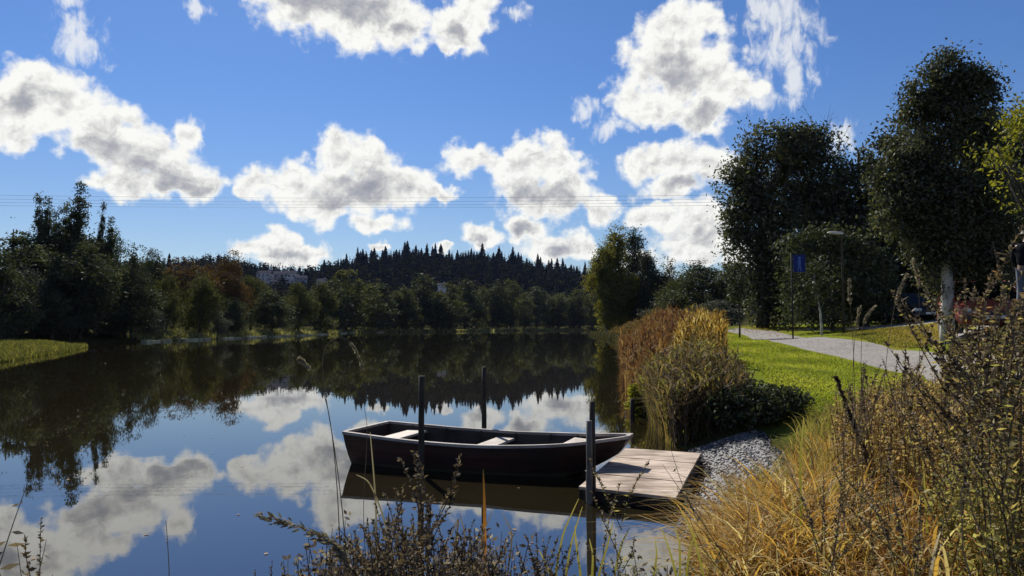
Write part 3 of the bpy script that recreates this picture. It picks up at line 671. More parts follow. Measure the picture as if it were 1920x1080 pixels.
big_tree('leafy_bush', 'leafy bush with a sunlit top around the blue sign', 'bush', 1560, 38,
 [(1500,470,28,30),(1540,450,40,22),(1590,460,45,26),(1620,490,40,30),(1520,520,45,40),(1570,520,60,50),(1500,570,34,44),(1630,550,50,50),(1560,590,60,30)], 420, 32, .62, .24, lm_dark, .1, nlimb=30)
big_tree('slender_tree', 'young tree with a slender pale trunk before the dark bush', 'tree', 1540, 34,
 [(1530,505,22,18),(1520,545,26,18),(1545,540,18,20),(1500,580,16,20)], 70, 24, .4, .2, lm_dark, .05, bark_pale, nlimb=5, lean=(-.3, 0))
big_tree('sapling', 'thin young sapling with dark straight trunk beside the path edge', 'tree', 1386, 37,
 [(1384,520,18,28),(1394,548,16,20),(1376,545,14,18)], 70, 18, .3, .18, lm_dark, .045, nlimb=10)
# bare dead branches rising out of the big maple
bt = MB()
def twigs(mb, p, d, L, r, depth):
    n = 5; P = [np.array(p)]; dd = np.array(d, float)
    for i in range(n): dd = dd+rng.normal(size=3)*.13; dd /= np.linalg.norm(dd); P.append(P[-1]+dd*L/n)
    mb.tube(P, np.linspace(r, r*.4, n+1), 4, .5)
    if depth:
        for k in range(3):
            q = P[2+k]; e = dd+rng.normal(size=3)*.45; twigs(mb, q, e/np.linalg.norm(e), L*.55, r*.5, depth-1)
for px, py, dx in ((1535,300,-.25),(1545,300,.0),(1575,320,.2),(1525,290,-.1)):
    twigs(bt, pt(px, py, 49), (dx, 0, 1), 2.6, .03, 2)
X0 = pt(1540, 600, 49); trn = [(X0.x, 49, gz(X0.x, 49)), (X0.x+.05, 49, 8), (pt(1540, 300, 49).x, 49, pt(1540, 300, 49).z)]
dt = thing('dead_tree', 'bare leafless tree top sticking out of the huge dark maple', 'tree', (0, 0, 0))
bt.build('branch', bark, dt); MB().tube(trn, [.14, .1, .05], 6).build('trunk', bark, dt)
# young round tree on the left bank
P = make_tree('young_tree', None, 'tree', 3, [(0, 0, 2.2, .55, .55, .6), (0, 0, 2.0, .6, .6, .5)], 60, 20, .3, .16, lm_grey, .06, nlimb=10)
plant_tree(P, 131, 594, 60, 26, 'small round-headed young tree standing on the left grass bank')

# ------------------------------------------------------------------ grasses and reeds
def sample_poly(poly, n):
    poly = np.array(poly, float); lo, hi = poly.min(0), poly.max(0); out = np.zeros((0, 2))
    while len(out) < n:
        p = lo+(hi-lo)*rng.random((n*2, 2)); ins = np.zeros(len(p), bool)
        for i in range(len(poly)):
            a, b = poly[i], poly[(i+1) % len(poly)]
            c = (a[1] > p[:, 1]) != (b[1] > p[:, 1]); ins ^= c & (p[:, 0] < a[0]+(p[:, 1]-a[1])*(b[0]-a[0])/((b[1]-a[1]) or 1e-9))
        out = np.concatenate([out, p[ins]])
    return out[:n]
def on_ground(p, sink=.02): return np.column_stack([p, hz(p[:, 0], p[:, 1])-sink])
def blades(mb, p, h, w, bend=(.1, .6), tint=None, seg=4, hv=.35):
    n = len(p); hh = h*(1+hv*rng.normal(size=n)).clip(.4, 1.7) if np.ndim(h) == 0 else h
    mb.ribbons(on_ground(p), rng.random(n)*6.283, hh, rng.uniform(*bend, n), w*rng.uniform(.6, 1.4, n), rng.random(n) if tint is None else tint, seg, rng.random(n)*6.283)
lm_lawn = leafmat('lawn_blade', [(.12, .15, .016), (.21, .25, .024), (.33, .34, .05)], .48)
mb = MB()
lawn_px = [(1318,622),(1352,621),(1400,632),(1450,643),(1550,667),(1650,694),(1730,716),(1690,760),(1590,810),(1520,800),(1480,760),(1420,690),(1360,645)]
lp_ = [ground(*p) for p in lawn_px]; lpoly = [(v.x, v.y) for v in lp_]
p = sample_poly(lpoly, 90000); keep = rng.random(len(p)) < np.clip(12/p[:, 1], .25, 1); p = p[keep]
blades(mb, p, .05+.0012*p[:, 1]*rng.uniform(.7, 1.3, len(p)), .010+.0009*p[:, 1].mean(), (.2, 1.0), seg=2, tint=np.clip(.5+.22*np.sin(p[:, 0]*2.1+p[:, 1]*.7)+.18*np.sin(p[:, 1]*1.9-p[:, 0])+.5*(rng.random(len(p))-.5), 0, 1))
meta(mb.build('lawn_grass', lm_lawn), 'short bright green lawn grass beside the gravel path', 'grass', kind='stuff')
# grass verge between path and parking
vp = [ground(*p) for p in ((1560,630),(1600,622),(1660,616),(1760,622),(1770,650),(1700,654),(1640,645))]
p = sample_poly([(v.x, v.y) for v in vp], 9000)
mb = MB(); blades(mb, p, .07, .03, (.2, 1.), tint=np.clip(rng.random(len(p))*.6+.5*sstep(11.5, 14, p[:, 0]), 0, 1), seg=2)
meta(mb.build('verge_grass', leafmat('verge_blade', [(.06, .09, .012), (.13, .15, .02), (.24, .17, .04)], .4)), 'yellowing grass strip between the path and parking area', 'grass', kind='stuff')
# left bank grass
lm_bank = leafmat('bank_blade', [(.035, .04, .012), (.095, .10, .02), (.20, .18, .045)], .42)
mb = MB(); p = sample_poly([(-24.3,35.8),(-30,50.3),(-35.4,62.5),(-39,66),(-44,66),(-40,50),(-34,36)], 26000)
blades(mb, p, .22, .05, (.2, .8), seg=2)
p = sample_poly([(-25,33),(-24.4,36),(-30.2,50.5),(-35.8,63.2),(-36.6,63),(-31,50),(-26,36)], 5000); blades(mb, p, .30, .05, (.2, .9), seg=2)
meta(mb.build('bank_grass', lm_bank), 'sunlit yellow-green grass on the left bank', 'grass', kind='stuff')
mb = MB(); p = sample_poly([(-41.2,86),(-41.2,119),(-41.3,150),(-42.6,186),(-47.2,207),(-51,207),(-47,186),(-44.5,150),(-44,119),(-44,86)], 12000)
blades(mb, p, .75, .13, (.2, .8), seg=2)
p = sample_poly([(-47,207.5),(-43,225.5),(-38,240.5),(-30,255.5),(-20,275.5),(-10,300.5),(0,325.5),(10,335.5),(22,350.5),(35,365.5),(35,370),(22,355),(10,340),(0,330),(-10,305),(-20,280),(-30,260),(-40,244),(-47,228),(-51,208)], 6000); blades(mb, p, .8, .30, (.2, .7), seg=2)
meta(mb.build('shore_grass', leafmat('shore_blade', [(.07, .075, .025), (.17, .165, .06), (.32, .30, .14)], .4)), 'pale dry grass fringe along the far shore', 'grass', kind='stuff')

# reed beds on the right shore
lm_red = leafmat('reed_rust', [(.035, .016, .010), (.105, .046, .022), (.17, .085, .035), (.28, .19, .085)], .4)
lm_gold = leafmat('reed_gold', [(.11, .055, .018), (.25, .14, .032), (.40, .27, .06), (.55, .46, .22)], .45)
lm_rgreen = leafmat('reed_green', [(.05, .03, .016), (.10, .088, .026), (.21, .185, .06), (.20, .125, .06)], .45)
lm_brown = leafmat('weed_brown', [(.025, .018, .013), (.075, .052, .036), (.17, .125, .085)], .35)
def reeds(mb, poly, n, h, w, bend=(.05, .35), leaves=3, fall=0.):
    p = sample_poly(poly, n); hh = h*rng.uniform(.5, 1.1, n)*np.where(rng.random(n) < .06, 1.25, 1)
    if fall: hh *= np.clip(1.08-fall*(p[:, 0]-2.4)-.05*(13-p[:, 1]), .35, 1.2)
    t = rng.random(n); mb.ribbons(on_ground(p, .15), rng.random(n)*6.283, hh, rng.uniform(*bend, n), np.full(n, w), t, 4, rng.random(n)*6.283)
    for k in range(leaves):
        q = on_ground(p, 0); q[:, 2] += hh*rng.uniform(.25, .85, n)
        mb.ribbons(q, rng.random(n)*6.283, hh*.28, rng.uniform(.8, 1.8, n), np.full(n, w*1.3), np.clip(t+rng.normal(size=n)*.2, 0, 1), 3, rng.random(n)*6.283)
    return p, hh
def plumes(mb, p, hh, L, w):
    n = len(p); q = on_ground(p, 0); q[:, 2] += hh*.84
    for k in range(6):
        mb.ribbons(q+rng.normal(size=(n, 3))*.02, rng.random(n)*6.283, L*rng.uniform(.6, 1.1, n), rng.uniform(.2, .8, n), np.full(n, w), rng.random(n), 2, rng.random(n)*6.283)
mb = MB(); poly = [(2.5,15.2),(2.85,18.5),(4.0,27.5),(5.9,41),(9.0,43),(6.5,30),(5.2,22.5),(4.0,16)]
p, hh = reeds(mb, poly, 2800, 1.32, .026); plumes(mb, p[:1000], hh[:1000], .3, .02)
meta(mb.build('reed_bed', lm_red), 'rust-red reed bed standing at the water edge', 'reeds', kind='stuff')
mb = MB(); p, hh = reeds(mb, [(3.2,15.4),(4.1,17.5),(5.4,23),(6.0,27),(6.4,25),(5.6,19.5),(4.4,15.6)], 1100, 1.15, .024); plumes(mb, p[:600], hh[:600], .25, .02)
meta(mb.build('golden_reed_bed', lm_gold), 'golden yellow reeds between the rust-red reeds and lawn', 'reeds', kind='stuff')
mb = MB(); p, hh = reeds(mb, [(6.2,43),(7.6,52),(12.0,88),(14.9,125),(15.8,152),(17.5,172),(19.5,172),(18,140),(13.8,85),(9.5,50),(8.2,43)], 2600, .8, .06)
meta(mb.build('shore_sedge', leafmat('sedge_dark', [(.02, .02, .01), (.05, .05, .02), (.09, .08, .03)], .35)), 'dark low sedge fringe along the right shore toward the birch clump', 'sedge', kind='stuff')
mb = MB(); p, hh = reeds(mb, [(8,44),(14,90),(15.5,120),(24,118),(20,75),(15,60),(14,48)], 3000, 1.5, .09)
meta(mb.build('distant_reed_bed', leafmat('reed_far', [(.05, .03, .012), (.12, .075, .025), (.2, .15, .04)], .4)), 'brownish reed strip behind the lawn below the far trees', 'reeds', kind='stuff')
# nearer clump on the bank
mb = MB(); poly = [(2.25,10.8),(2.35,12.6),(2.6,15.2),(3.7,15.2),(3.95,13.4),(3.75,11.6),(3.2,10.7)]
p, hh = reeds(mb, poly, 1900, 1.05, .020, (.05, .5), 4, .30)
meta(mb.build('sedge_thicket', lm_rgreen), 'brown and green sedge thicket on the bank beyond the wooden platform', 'sedge', kind='stuff')
mb = MB(); p, hh = reeds(mb, [(2.25,10.7),(2.35,13),(3.5,13.5),(3.85,11.7),(3.2,10.5)], 950, 1.05, .014, (.05, .5), 5, .30)
meta(mb.build('dead_stem_thicket', lm_brown), 'dark dead stems tangled in the sedge thicket', 'dead stems', kind='stuff')
def mound(name, label, x, y, w, h, n, L, mat, cat='bush'):
    r = thing(name, label, cat, (x, y, gz(x, y))); cb, tb = MB(), MB()
    cc = crown(cb, [(0, 0, h*.45, w/2, w/2, h*.5), (w*.25, .1, h*.35, w*.35, w*.35, h*.38), (-w*.25, -.1, h*.4, w*.3, w*.3, h*.4)], n, 26, w*.13, L, .5, 0, .4)
    for c in cc[:40]: tb.tube([(c[0]*.2, c[1]*.2, -.05), (c[0]*.6, c[1]*.6, c[2]*.6), tuple(c)], [.012, .008, .003], 4)
    tb.build('stem', stemmat, r); cb.build('foliage', mat, r); return r
m_edge = woodmat('edging_stone', (.20, .18, .11), (.46, .42, .28), 1.2, (1, 1, 1), rough=.9, spec=.1)
L0 = [(-40.6,86,7),(-40.5,96,9),(-40.4,108,7),(-40.4,118,9),(-40.5,131,10),(-40.6,146,12),(-41.3,163,11),(-43.5,190,14),(-45.5,215,12),(-40.5,233,14)]
dk = ['nearest the rounded olive-yellow tree','below the brown maple','left of the small dark round tree','below the small dark round tree','left of the wide dark round tree','below the wide dark round tree','right of the wide dark round tree','at the end of the long bank','alone right of the long bank','farthest, below the tallest far tree']
for (x, y, L), d in zip(L0, dk):
    e = thing('bank_edging', 'low pale stone edging of the far bank, ' + d, 'edging', (x, y, 0), random.uniform(-.05, .05), 'stone edgings of the far bank')
    eb = MB()
    for k in range(int(L/1.2)):
        h = random.uniform(.16, .30); eb.box((random.uniform(-.05, .05), (k+.5)*1.2-L/2, h/2-.25), (.7, 1.13, h+.5), Matrix.Rotation(random.uniform(-.06, .06), 4, 'Z'), random.random())
    eb.build('stone_row', m_edge, e)
mound('leafy_bush', 'dark green low bush on the lawn edge right of the sedge thicket', 3.95, 11.0, .8, .5, 160, .075, lm_dark)
mound('leafy_bush', 'dark bramble mound overhanging the shingle beach', 3.3, 10.7, 1.1, .6, 200, .07, lm_dark)
mound('leafy_bush', 'small yellow-green willow bush at the water edge by the reeds', 2.6, 14.6, .7, .75, 120, .08, lm_yel)

mb = MB(); n = 2600; c = ground(1435, 613); an_ = rng.random(n)*6.283; rd = np.abs(rng.normal(size=n))*3.2
X = c.x+np.cos(an_)*rd*1.2; Y = c.y-3+np.sin(an_)*rd*2.2; cen_ = np.column_stack([X, Y, hz(X, Y)+.035]); a_ = uvec(n); a_[:, 2] *= .25; b_ = np.cross(a_, np.array([0, 0, 1.])); s_ = rng.uniform(.05, .10, n)[:, None]
mb.diamonds(cen_, a_*s_, b_*s_*.7, rng.random(n))
meta(mb.build('fallen_leaves', leafmat('fallen_leaf', [(.12, .05, .015), (.28, .13, .04), (.36, .22, .08)], .2)), 'orange fallen leaves scattered on the path bend under the huge maple', 'leaves', kind='stuff')
mb = MB(); p = sample_poly(lpoly, 420); p = np.concatenate([p, sample_poly([(v.x, v.y) for v in Lp]+[(v.x, v.y) for v in Rp[::-1]], 260)]); n = len(p)
cen_ = np.column_stack([p, hz(p[:, 0], p[:, 1])+.045]); a_ = uvec(n); a_[:, 2] *= .3; b_ = np.cross(a_, np.array([0, 0, 1.])); s_ = rng.uniform(.02, .05, n)[:, None]*np.clip(p[:, 1]/18, .7, 1.8)[:, None]
mb.diamonds(cen_, a_*s_, b_*s_*.7, rng.random(n)); meta(mb.build('scattered_leaves', bpy.data.materials['fallen_leaf']), 'few yellow fallen leaves strewn over lawn and gravel path', 'leaves', kind='stuff')
mb = MB(); p = sample_poly([(-7, 5.5), (1.2, 5.2), (1.3, 6.4), (2.3, 9.6), (2.4, 14), (-2, 16), (-9, 12)], 90); n = len(p)
cen_ = np.column_stack([p, np.full(n, .006)]); an_ = rng.random(n)*6.283; s_ = rng.uniform(.012, .03, n)[:, None]
mb.diamonds(cen_, np.stack([np.cos(an_), np.sin(an_), 0*an_], 1)*s_, np.stack([-np.sin(an_), np.cos(an_), 0*an_], 1)*s_*.6, rng.random(n))
meta(mb.build('floating_leaves', bpy.data.materials['fallen_leaf']), 'tiny fallen leaves floating on the near water', 'leaves', kind='stuff')
# ------------------------------------------------------------------ boat
def seams(m):
    q = G(m.node_tree); b = [n for n in m.node_tree.nodes if n.type == 'BSDF_PRINCIPLED'][0]; src = b.inputs['Base Color'].links[0].from_socket
    sx_ = q.n('ShaderNodeSeparateXYZ'); q.put(sx_.inputs[0], q.n('ShaderNodeTexCoord').outputs['Object'])
    z = q.m('ADD', sx_.outputs[2], q.m('MULTIPLY', q.noise(q.n('ShaderNodeTexCoord').outputs['Object'], 9, 3, .5), .03))
    c = q.mix(q.smooth(q.m('ABSOLUTE', q.m('SUBTRACT', q.m('FRACT', q.m('MULTIPLY', z, 8)), .5)), 0, .07, .75, 0), src, (.002, .002, .002, 1))
    q.put(b.inputs['Base Color'], q.mix(q.smooth(z, .03, .09, .8, 0), c, (.05, .048, .03, 1)))
    return m
m_hull = woodmat('hull_tarred', (.012, .008, .007), (.045, .018, .014), 6, (.25, 1, 1), rough=.6, bump=.25)
seams(m_hull)
m_in = woodmat('hull_inside', (.018, .014, .012), (.06, .045, .035), 6, (.25, 1, 1), rough=.8)
m_rail = woodmat('rail_weathered', (.20, .17, .15), (.40, .36, .33), 10, (.2, 1, 1), rough=.7)
m_seat = woodmat('seat_wood', (.30, .26, .22), (.52, .46, .40), 9, (1, .2, 1), rough=.65)
st = np.array((-1.90, 9.86)); bw = np.array((1.36, 8.62)); ax_ = (bw-st); LB = float(np.linalg.norm(ax_)); bang = math.atan2(ax_[1], ax_[0])
boat = thing('rowing_boat', 'dark wooden rowing boat moored with its bow over the wooden platform', 'boat', (st[0], st[1], 0), bang)
nst = 29; tt = np.linspace(0, 1, nst)
wg = np.interp(tt, [0,.2,.45,.7,.85,.95,1], [.56,.62,.645,.56,.40,.22,.10]); wb = np.interp(tt, [0,.2,.45,.7,.85,.95,1], [.44,.50,.52,.42,.27,.12,.035])
zg = .385+.0*tt; zg = np.interp(tt, [0,.3,.55,.8,1], [.385,.335,.325,.365,.445]); zb = np.interp(tt, [0,.15,.7,.85,.95,1], [-.02,-.08,-.08,.0,.12,.235])
xg = tt*LB; xb = .06+tt*(LB-.06-.16)
def smoothv(v):
    v = v.copy()
    for _ in range(3): v[1:-1] = (v[:-2]+2*v[1:-1]+v[2:])/4
    return v
wg, wb, zg, zb = map(smoothv, (wg, wb, zg, zb))
def section(off, floor):
    R = []
    for i in range(nst):
        g_, b_ = wg[i]-off, max(wb[i]-off, .01); zf = max(zb[i]+off, floor) if floor is not None else zb[i]
        prof = []
        for s in (0, .33, .66, 1.0):   # sides slightly rounded
            prof.append((g_+(b_-g_)*s+.02*math.sin(s*3.14)*(1 if off == 0 else 1), zg[i]+(zf-zg[i])*s, xg[i]+(xb[i]-xg[i])*s))
        row = [(x, y, z) for y, z, x in prof]+[(x, -y, z) for y, z, x in prof[::-1]]
        R.append(row)
    return np.array(R)
def loft(mb, R, flip=False, tint=.5):
    n, k = R.shape[:2]; Q = [(i*k+j, (i+1)*k+j, (i+1)*k+j+1, i*k+j+1) for i in range(n-1) for j in range(k-1)]
    if flip: Q = [q_[::-1] for q_ in Q]
    mb.add(R.reshape(-1, 3), Q, tint)
Ro = section(0, None); Ri = section(.028, .03)
hb = MB(); loft(hb, Ro, True); hb.build('hull', m_hull, boat, smooth=False)
ib = MB(); loft(ib, Ri)
# ribs inside
for t in (.12, .26, .40, .54, .68, .80):
    i = int(t*(nst-1)); r = Ri[i]; ib.tube([tuple(v*np.array((1, .985, 1))+np.array((0, 0, .0))) for v in r], .014, 4)
ib.build('lining', m_in, boat)
tb = MB()
for R, s in ((Ro, 1), ):
    e = R[0]; ii = Ri[0]
    V = [tuple(v+np.array((-.0, 0, 0))) for v in e]+[tuple(v+np.array((.03, 0, 0))) for v in ii]
    tb.add(V, [(0, 1, 6, 7), (1, 2, 5, 6), (2, 3, 4, 5), (15, 14, 9, 8), (14, 13, 10, 9), (13, 12, 11, 10), (0, 7, 15, 8)])
tb.build('transom', m_hull, boat)
bb = MB(); e = Ro[-1]; bb.add([tuple(v+np.array((.012, 0, 0))) for v in e]+[tuple(v-np.array((.05, 0, 0))) for v in e], [(7, 6, 1, 0), (6, 5, 2, 1), (5, 4, 3, 2), (8, 0, 7, 15)]); bb.build('stem_post', m_hull, boat)
rb = MB()
for s in (1, -1):
    P = np.array([(xg[i], s*(wg[i]-.012), zg[i]+.012) for i in range(nst)])
    nrm = np.stack([np.zeros(nst), np.full(nst, s), np.zeros(nst)], 1)
    ring = np.stack([P+(0, s*.026, .011), P+(0, s*.026, -.022), P+(0, -s*.024, -.022), P+(0, -s*.024, .011)], 1)
    V = ring.reshape(-1, 3); Q = [(i*4+k, i*4+(k+1) % 4, (i+1)*4+(k+1) % 4, (i+1)*4+k) for i in range(nst-1) for k in range(4)]+[(0, 1, 2, 3), ((nst-1)*4+3, (nst-1)*4+2, (nst-1)*4+1, (nst-1)*4)]
    rb.add(V, Q)
rb.box((.012, 0, zg[0]+.010), (.05, 2*wg[0]-.08, .03)); rb.box((LB-.02, 0, zg[-1]+.012), (.05, 2*wg[-1]+.02, .028))
rb.build('gunwale', m_rail, boat)
def seat(t, w, dz=-.055, th=.03):
    x = t*LB; g_ = np.interp(t, tt, wg)-.05; z = np.interp(t, tt, zg)+dz
    h = w/2; g1 = np.interp(t-h/LB, tt, wg)-.055; g2 = np.interp(t+h/LB, tt, wg)-.055
    V = [(x-h, -g1, z), (x+h, -g2, z), (x+h, g2, z), (x-h, g1, z)]; V += [(a, b_, c-th) for a, b_, c in V]
    MB().add(V, [(0, 1, 2, 3), (7, 6, 5, 4), (0, 4, 5, 1), (1, 5, 6, 2), (2, 6, 7, 3), (3, 7, 4, 0)]).build('seat', m_seat, boat)
seat(.135, .26); seat(.50, .24); seat(.835, .42, -.04)
# ------------------------------------------------------------------ platform
m_ply = woodmat('platform_boards', (.21, .165, .13), (.56, .46, .375), 9, (.22, 1, 1), rough=.9, bump=.5, spec=.1)
m_dk = woodmat('platform_frame', (.015, .012, .010), (.05, .04, .03), 7, (.2, 1, 1), rough=.85)
cor = [np.array(tuple(pt(*p))) for p in ((1085, 911, 7.45), (1267, 934, 6.98), (1314, 847, 9.45))]
nl, nr_, fr_ = [np.array((c[0], c[1], 0)) for c in cor]; fl = nl+(fr_-nr_)*.97
cen = (nl+nr_+fr_+fl)/4; L_ = np.linalg.norm(fr_-nr_); e1 = (fr_-nr_)/L_; e2 = (nr_-nl)
plat = thing('landing_platform', 'pale wooden landing platform floating at the shore under the boat bow', 'platform', tuple(cen))
ztop = .125; db = MB()
nb = 7
for k in range(nb):   # boards laid across
    a0, a1 = k/nb+.002, (k+1)/nb-.002
    q4 = [nl+(fl-nl)*a0, nr_+(fr_-nr_)*a0, nr_+(fr_-nr_)*a1, nl+(fl-nl)*a1]; dz = random.uniform(-.004, .004)
    V = [tuple(v-cen+np.array((0, 0, ztop+dz))) for v in q4]; V += [(a, b_, c-.028) for a, b_, c in V]
    db.add(V, [(0, 1, 2, 3), (7, 6, 5, 4), (0, 4, 5, 1), (1, 5, 6, 2), (2, 6, 7, 3), (3, 7, 4, 0)])
db.build('deck', m_ply, plat)
fb_ = MB(); ins = [v+(cen-v)*.03 for v in (nl, nr_, fr_, fl)]
for a, b_ in ((0, 1), (1, 2), (2, 3), (3, 0)):
    p0, p1 = ins[a]-cen, ins[b_]-cen
    d = (p1-p0); L2 = np.linalg.norm(d); rot = Matrix.Rotation(math.atan2(d[1], d[0]), 4, 'Z')
    fb_.box(tuple((p0+p1)/2+np.array((0, 0, .02))), (L2-.06, .05, .145), rot)
fb_.build('frame', m_dk, plat)
# ------------------------------------------------------------------ mooring posts
m_post = woodmat('post_dark', (.02, .017, .014), (.075, .06, .05), 14, (1, 1, .08), rough=.85); m_postg = woodmat('post_grey', (.09, .08, .07), (.22, .20, .175), 14, (1, 1, .08), rough=.85)
def post(px, top, Y, w, mat, label, lean=0., xoff=0):
    X = pt(px, 800, Y).x; zt = pt(px, top, Y).z; r = w*Y/F/2
    o = thing('mooring_post', label, 'post', (X, Y, 0), random.random(), 'mooring posts around the boat')
    P = [(lean*(t), 0, -1+(zt+1)*t) for t in np.linspace(0, 1, 9)]
    MB().tube([(a+random.uniform(-.003, .003), b_, c) for a, b_, c in P], [r*(1.08-.12*t)*random.uniform(.97, 1.03) for t in np.linspace(0, 1, 9)], 10).build('stake', mat, o, smooth=True)
    return o
post(790, 705, 8.72, 12, m_post, 'dark post standing before the middle of the boat near its stern seat')
post(907.5, 688, 10.35, 9.5, m_post, 'slim dark post standing in the water behind the boat')
post(1104.5, 789, 7.32, 12, m_postg, 'shorter weathered grey post beside the platform corner')
post(1113, 752, 7.40, 11, m_post, 'taller dark post beside the platform corner', -.02)
post(1186, 748, 13.5, 9, m_post, 'small dark stake in the shallow water before the reeds')
# ------------------------------------------------------------------ sign, lamp, cars, person
m_metal = paint('galvanised', (.03, .03, .028), .8, 0, .15, .2); m_blue = paint('sign_blue', (.008, .022, .16), .6, 0, .15, .2); m_wsign = paint('sign_pale', (.06, .12, .40), .6, 0, .15, .2); m_lampw = paint('lamp_shell', (.55, .55, .52), .5)
a = pt(1498, 512, 31); zs = gz(a.x, 31)
sg = thing('road_sign', 'blue rectangular sign on a thin post in front of the leafy bush', 'sign', (a.x-.3, 31, zs))
MB().tube([(0, 0, -.3), (0, 0, a.z-zs+.85)], .035, 8).build('post', m_metal, sg, smooth=True)
pl = MB().box((.30, -.05, a.z-zs+.40), (.50, .03, .72)).build('panel', m_blue, sg)
fg = MB(); zc = a.z-zs
fg.tube([(.30, -.072, zc+.62), (.30, -.068, zc+.62)], .065, 12); fg.box((.30, -.07, zc+.44), (.13, .008, .22)); fg.box((.26, -.07, zc+.22), (.05, .008, .24), Matrix.Rotation(.2, 4, 'Y')); fg.box((.34, -.07, zc+.22), (.05, .008, .24), Matrix.Rotation(-.2, 4, 'Y'))
fg.build('pictogram', m_wsign, sg)
a = pt(1578, 440, 33); zs = gz(a.x, 33)
lp0 = thing('street_lamp', 'street lamp with flat pale head above the leafy bush', 'lamp', (a.x, 33, zs))
MB().tube([(0, 0, -.3), (0, 0, 3), (0, 0, a.z-zs-.05), (-.12, 0, a.z-zs+.06)], [.06, .05, .04, .035], 8).build('pole', m_post, lp0, smooth=True)
hd = MB(); ring = []
for x, w, h in ((-.62, .05, .02), (-.5, .13, .05), (-.25, .15, .07), (0, .12, .06), (.08, .04, .03)):
    ring.append([(x, w*math.cos(t), a.z-zs+.06+.05*(-x)+h*math.sin(t)) for t in np.linspace(0, 6.283, 9)[:-1]])
ring = np.array(ring); k = 8
hd.add(ring.reshape(-1, 3), [(i*k+j, i*k+(j+1) % k, (i+1)*k+(j+1) % k, (i+1)*k+j) for i in range(4) for j in range(k)]+[(3, 2, 1, 0), (7, 6, 5, 4), (0, 7, 4, 3), (32, 33, 34, 35), (36, 37, 38, 39), (32, 35, 36, 39)])
hd.build('lamp_head', m_lampw, lp0, smooth=True)
m_tyre = paint('tyre', (.015, .015, .016), .8); m_rim = paint('rim', (.35, .35, .36), .3, .8); m_glass = paint('car_glass', (.006, .007, .009), .15, 0, .1, .12); m_light = paint('headlight', (.6, .6, .58), .12); m_black = paint('black_plastic', (.02, .02, .02), .5)
def car(label, px, Y, rz, mat, L=4.0, W=1.72, H=1.5):
    X = pt(px, 600, Y).x; c = thing('parked_car', label, 'car', (X, Y, gz(X, Y)+.02), rz, 'cars on the parking area')
    # stations along x (front +x): body lower shell
    prof = [(-L/2, .45, .82), (-L/2+.12, .28, .95), (-L/2+.6, .22, .98), (-.4, .22, .95), (.9, .22, .93), (L/2-.55, .24, .84), (L/2-.12, .28, .70), (L/2, .40, .60)]
    b = MB(); R = []
    for x, z0, z1 in prof:
        hw = W/2*(.86 if abs(x) > L/2-.05 else .97 if abs(x) > L/2-.2 else 1)
        R.append([(x, hw*.9, z0), (x, hw, z0+.15), (x, hw*.99, (z0+z1)/2+.05), (x, hw*.93, z1), (x, hw*.4, z1+.03), (x, -hw*.4, z1+.03), (x, -hw*.93, z1), (x, -hw*.99, (z0+z1)/2+.05), (x, -hw, z0+.15), (x, -hw*.9, z0)])
    R = np.array(R); n, k = R.shape[:2]
    b.add(R.reshape(-1, 3), [(i*k+j, (i+1)*k+j, (i+1)*k+(j+1) % k, i*k+(j+1) % k) for i in range(n-1) for j in range(k)])
    for i in (0, n-1): b.add(R[i], [(0, 1, 8, 9), (1, 2, 7, 8), (2, 3, 6, 7), (3, 4, 5, 6)])
    # cabin pillars + roof
    cab = [(-L/2+.10, .90, .80), (-L/2+.42, H-.05, .62), (-.2, H, .62), (.25, H-.03, .62), (1.05, .92, .78)]
    roof = np.array([[(x, w, z) for w in (W/2*.78, W/2*.4, -W/2*.4, -W/2*.78)] for x, z in ((-L/2+.38, H-.06), (-L/2+.7, H+.02), (-.2, H+.02), (.28, H-.04))])
    b.add(roof.reshape(-1, 3), [(i*4+j, (i+1)*4+j, (i+1)*4+j+1, i*4+j+1) for i in range(3) for j in range(3)])
    for s in (1, -1):
        for (p0, p1) in (((-L/2+.1, .86, .92), (-L/2+.40, .76, H-.05)), ((-.35, .90, .94), (-.3, .77, H)), ((1.05, .88, .92), (.28, .76, H-.03))):
            b.tube([(p0[0], s*p0[1]*W/1.72*.93, p0[2]), (p1[0], s*p1[1]*W/1.72*.9, p1[2])], .04, 4)
    b.build('body', mat, c, smooth=False)
    hw = W/2
    def pane(V, name='window'): MB().add(V, [(0, 1, 2, 3)]).build(name, m_glass, c)
    pane([(1.04, -hw*.84, .93), (1.04, hw*.84, .93), (.29, hw*.72, H-.05), (.29, -hw*.72, H-.05)], 'windscreen')
    pane([(-L/2+.09, hw*.84, .93), (-L/2+.09, -hw*.84, .93), (-L/2+.36, -hw*.72, H-.07), (-L/2+.36, hw*.72, H-.07)], 'rear_window')
    for s in (1, -1):
        pane([(-L/2+.15, s*hw*.9, .95), (1.0, s*hw*.9, .95), (.28, s*hw*.78, H-.05), (-L/2+.42, s*hw*.78, H-.07)], 'side_window')
        MB().box((L/2-.08, s*hw*.66, .60), (.16, .34, .14)).build('headlight', m_light, c)
        for x in (L/2-.75, -L/2+.75):
            w = MB().tube([(x, s*(hw-.20), .31), (x, s*(hw+.01), .31)], .31, 18).build('wheel', m_tyre, c)
            MB().tube([(x, s*(hw), .31), (x, s*(hw+.025), .31)], .19, 12).build('rim', m_rim, w)
        MB().box((.95, s*(hw+.09), 1.0), (.12, .16, .12)).build('mirror', mat, c)
    MB().box((L/2+.0, 0, .42), (.07, W*.84, .14)).build('bumper', m_black, c)
    MB().box((L/2-.0, 0, .56), (.06, .7, .09)).build('grille', m_black, c)
    MB().box((L/2+.04, 0, .44), (.012, .46, .10)).build('number_plate', m_light, c)
    return c
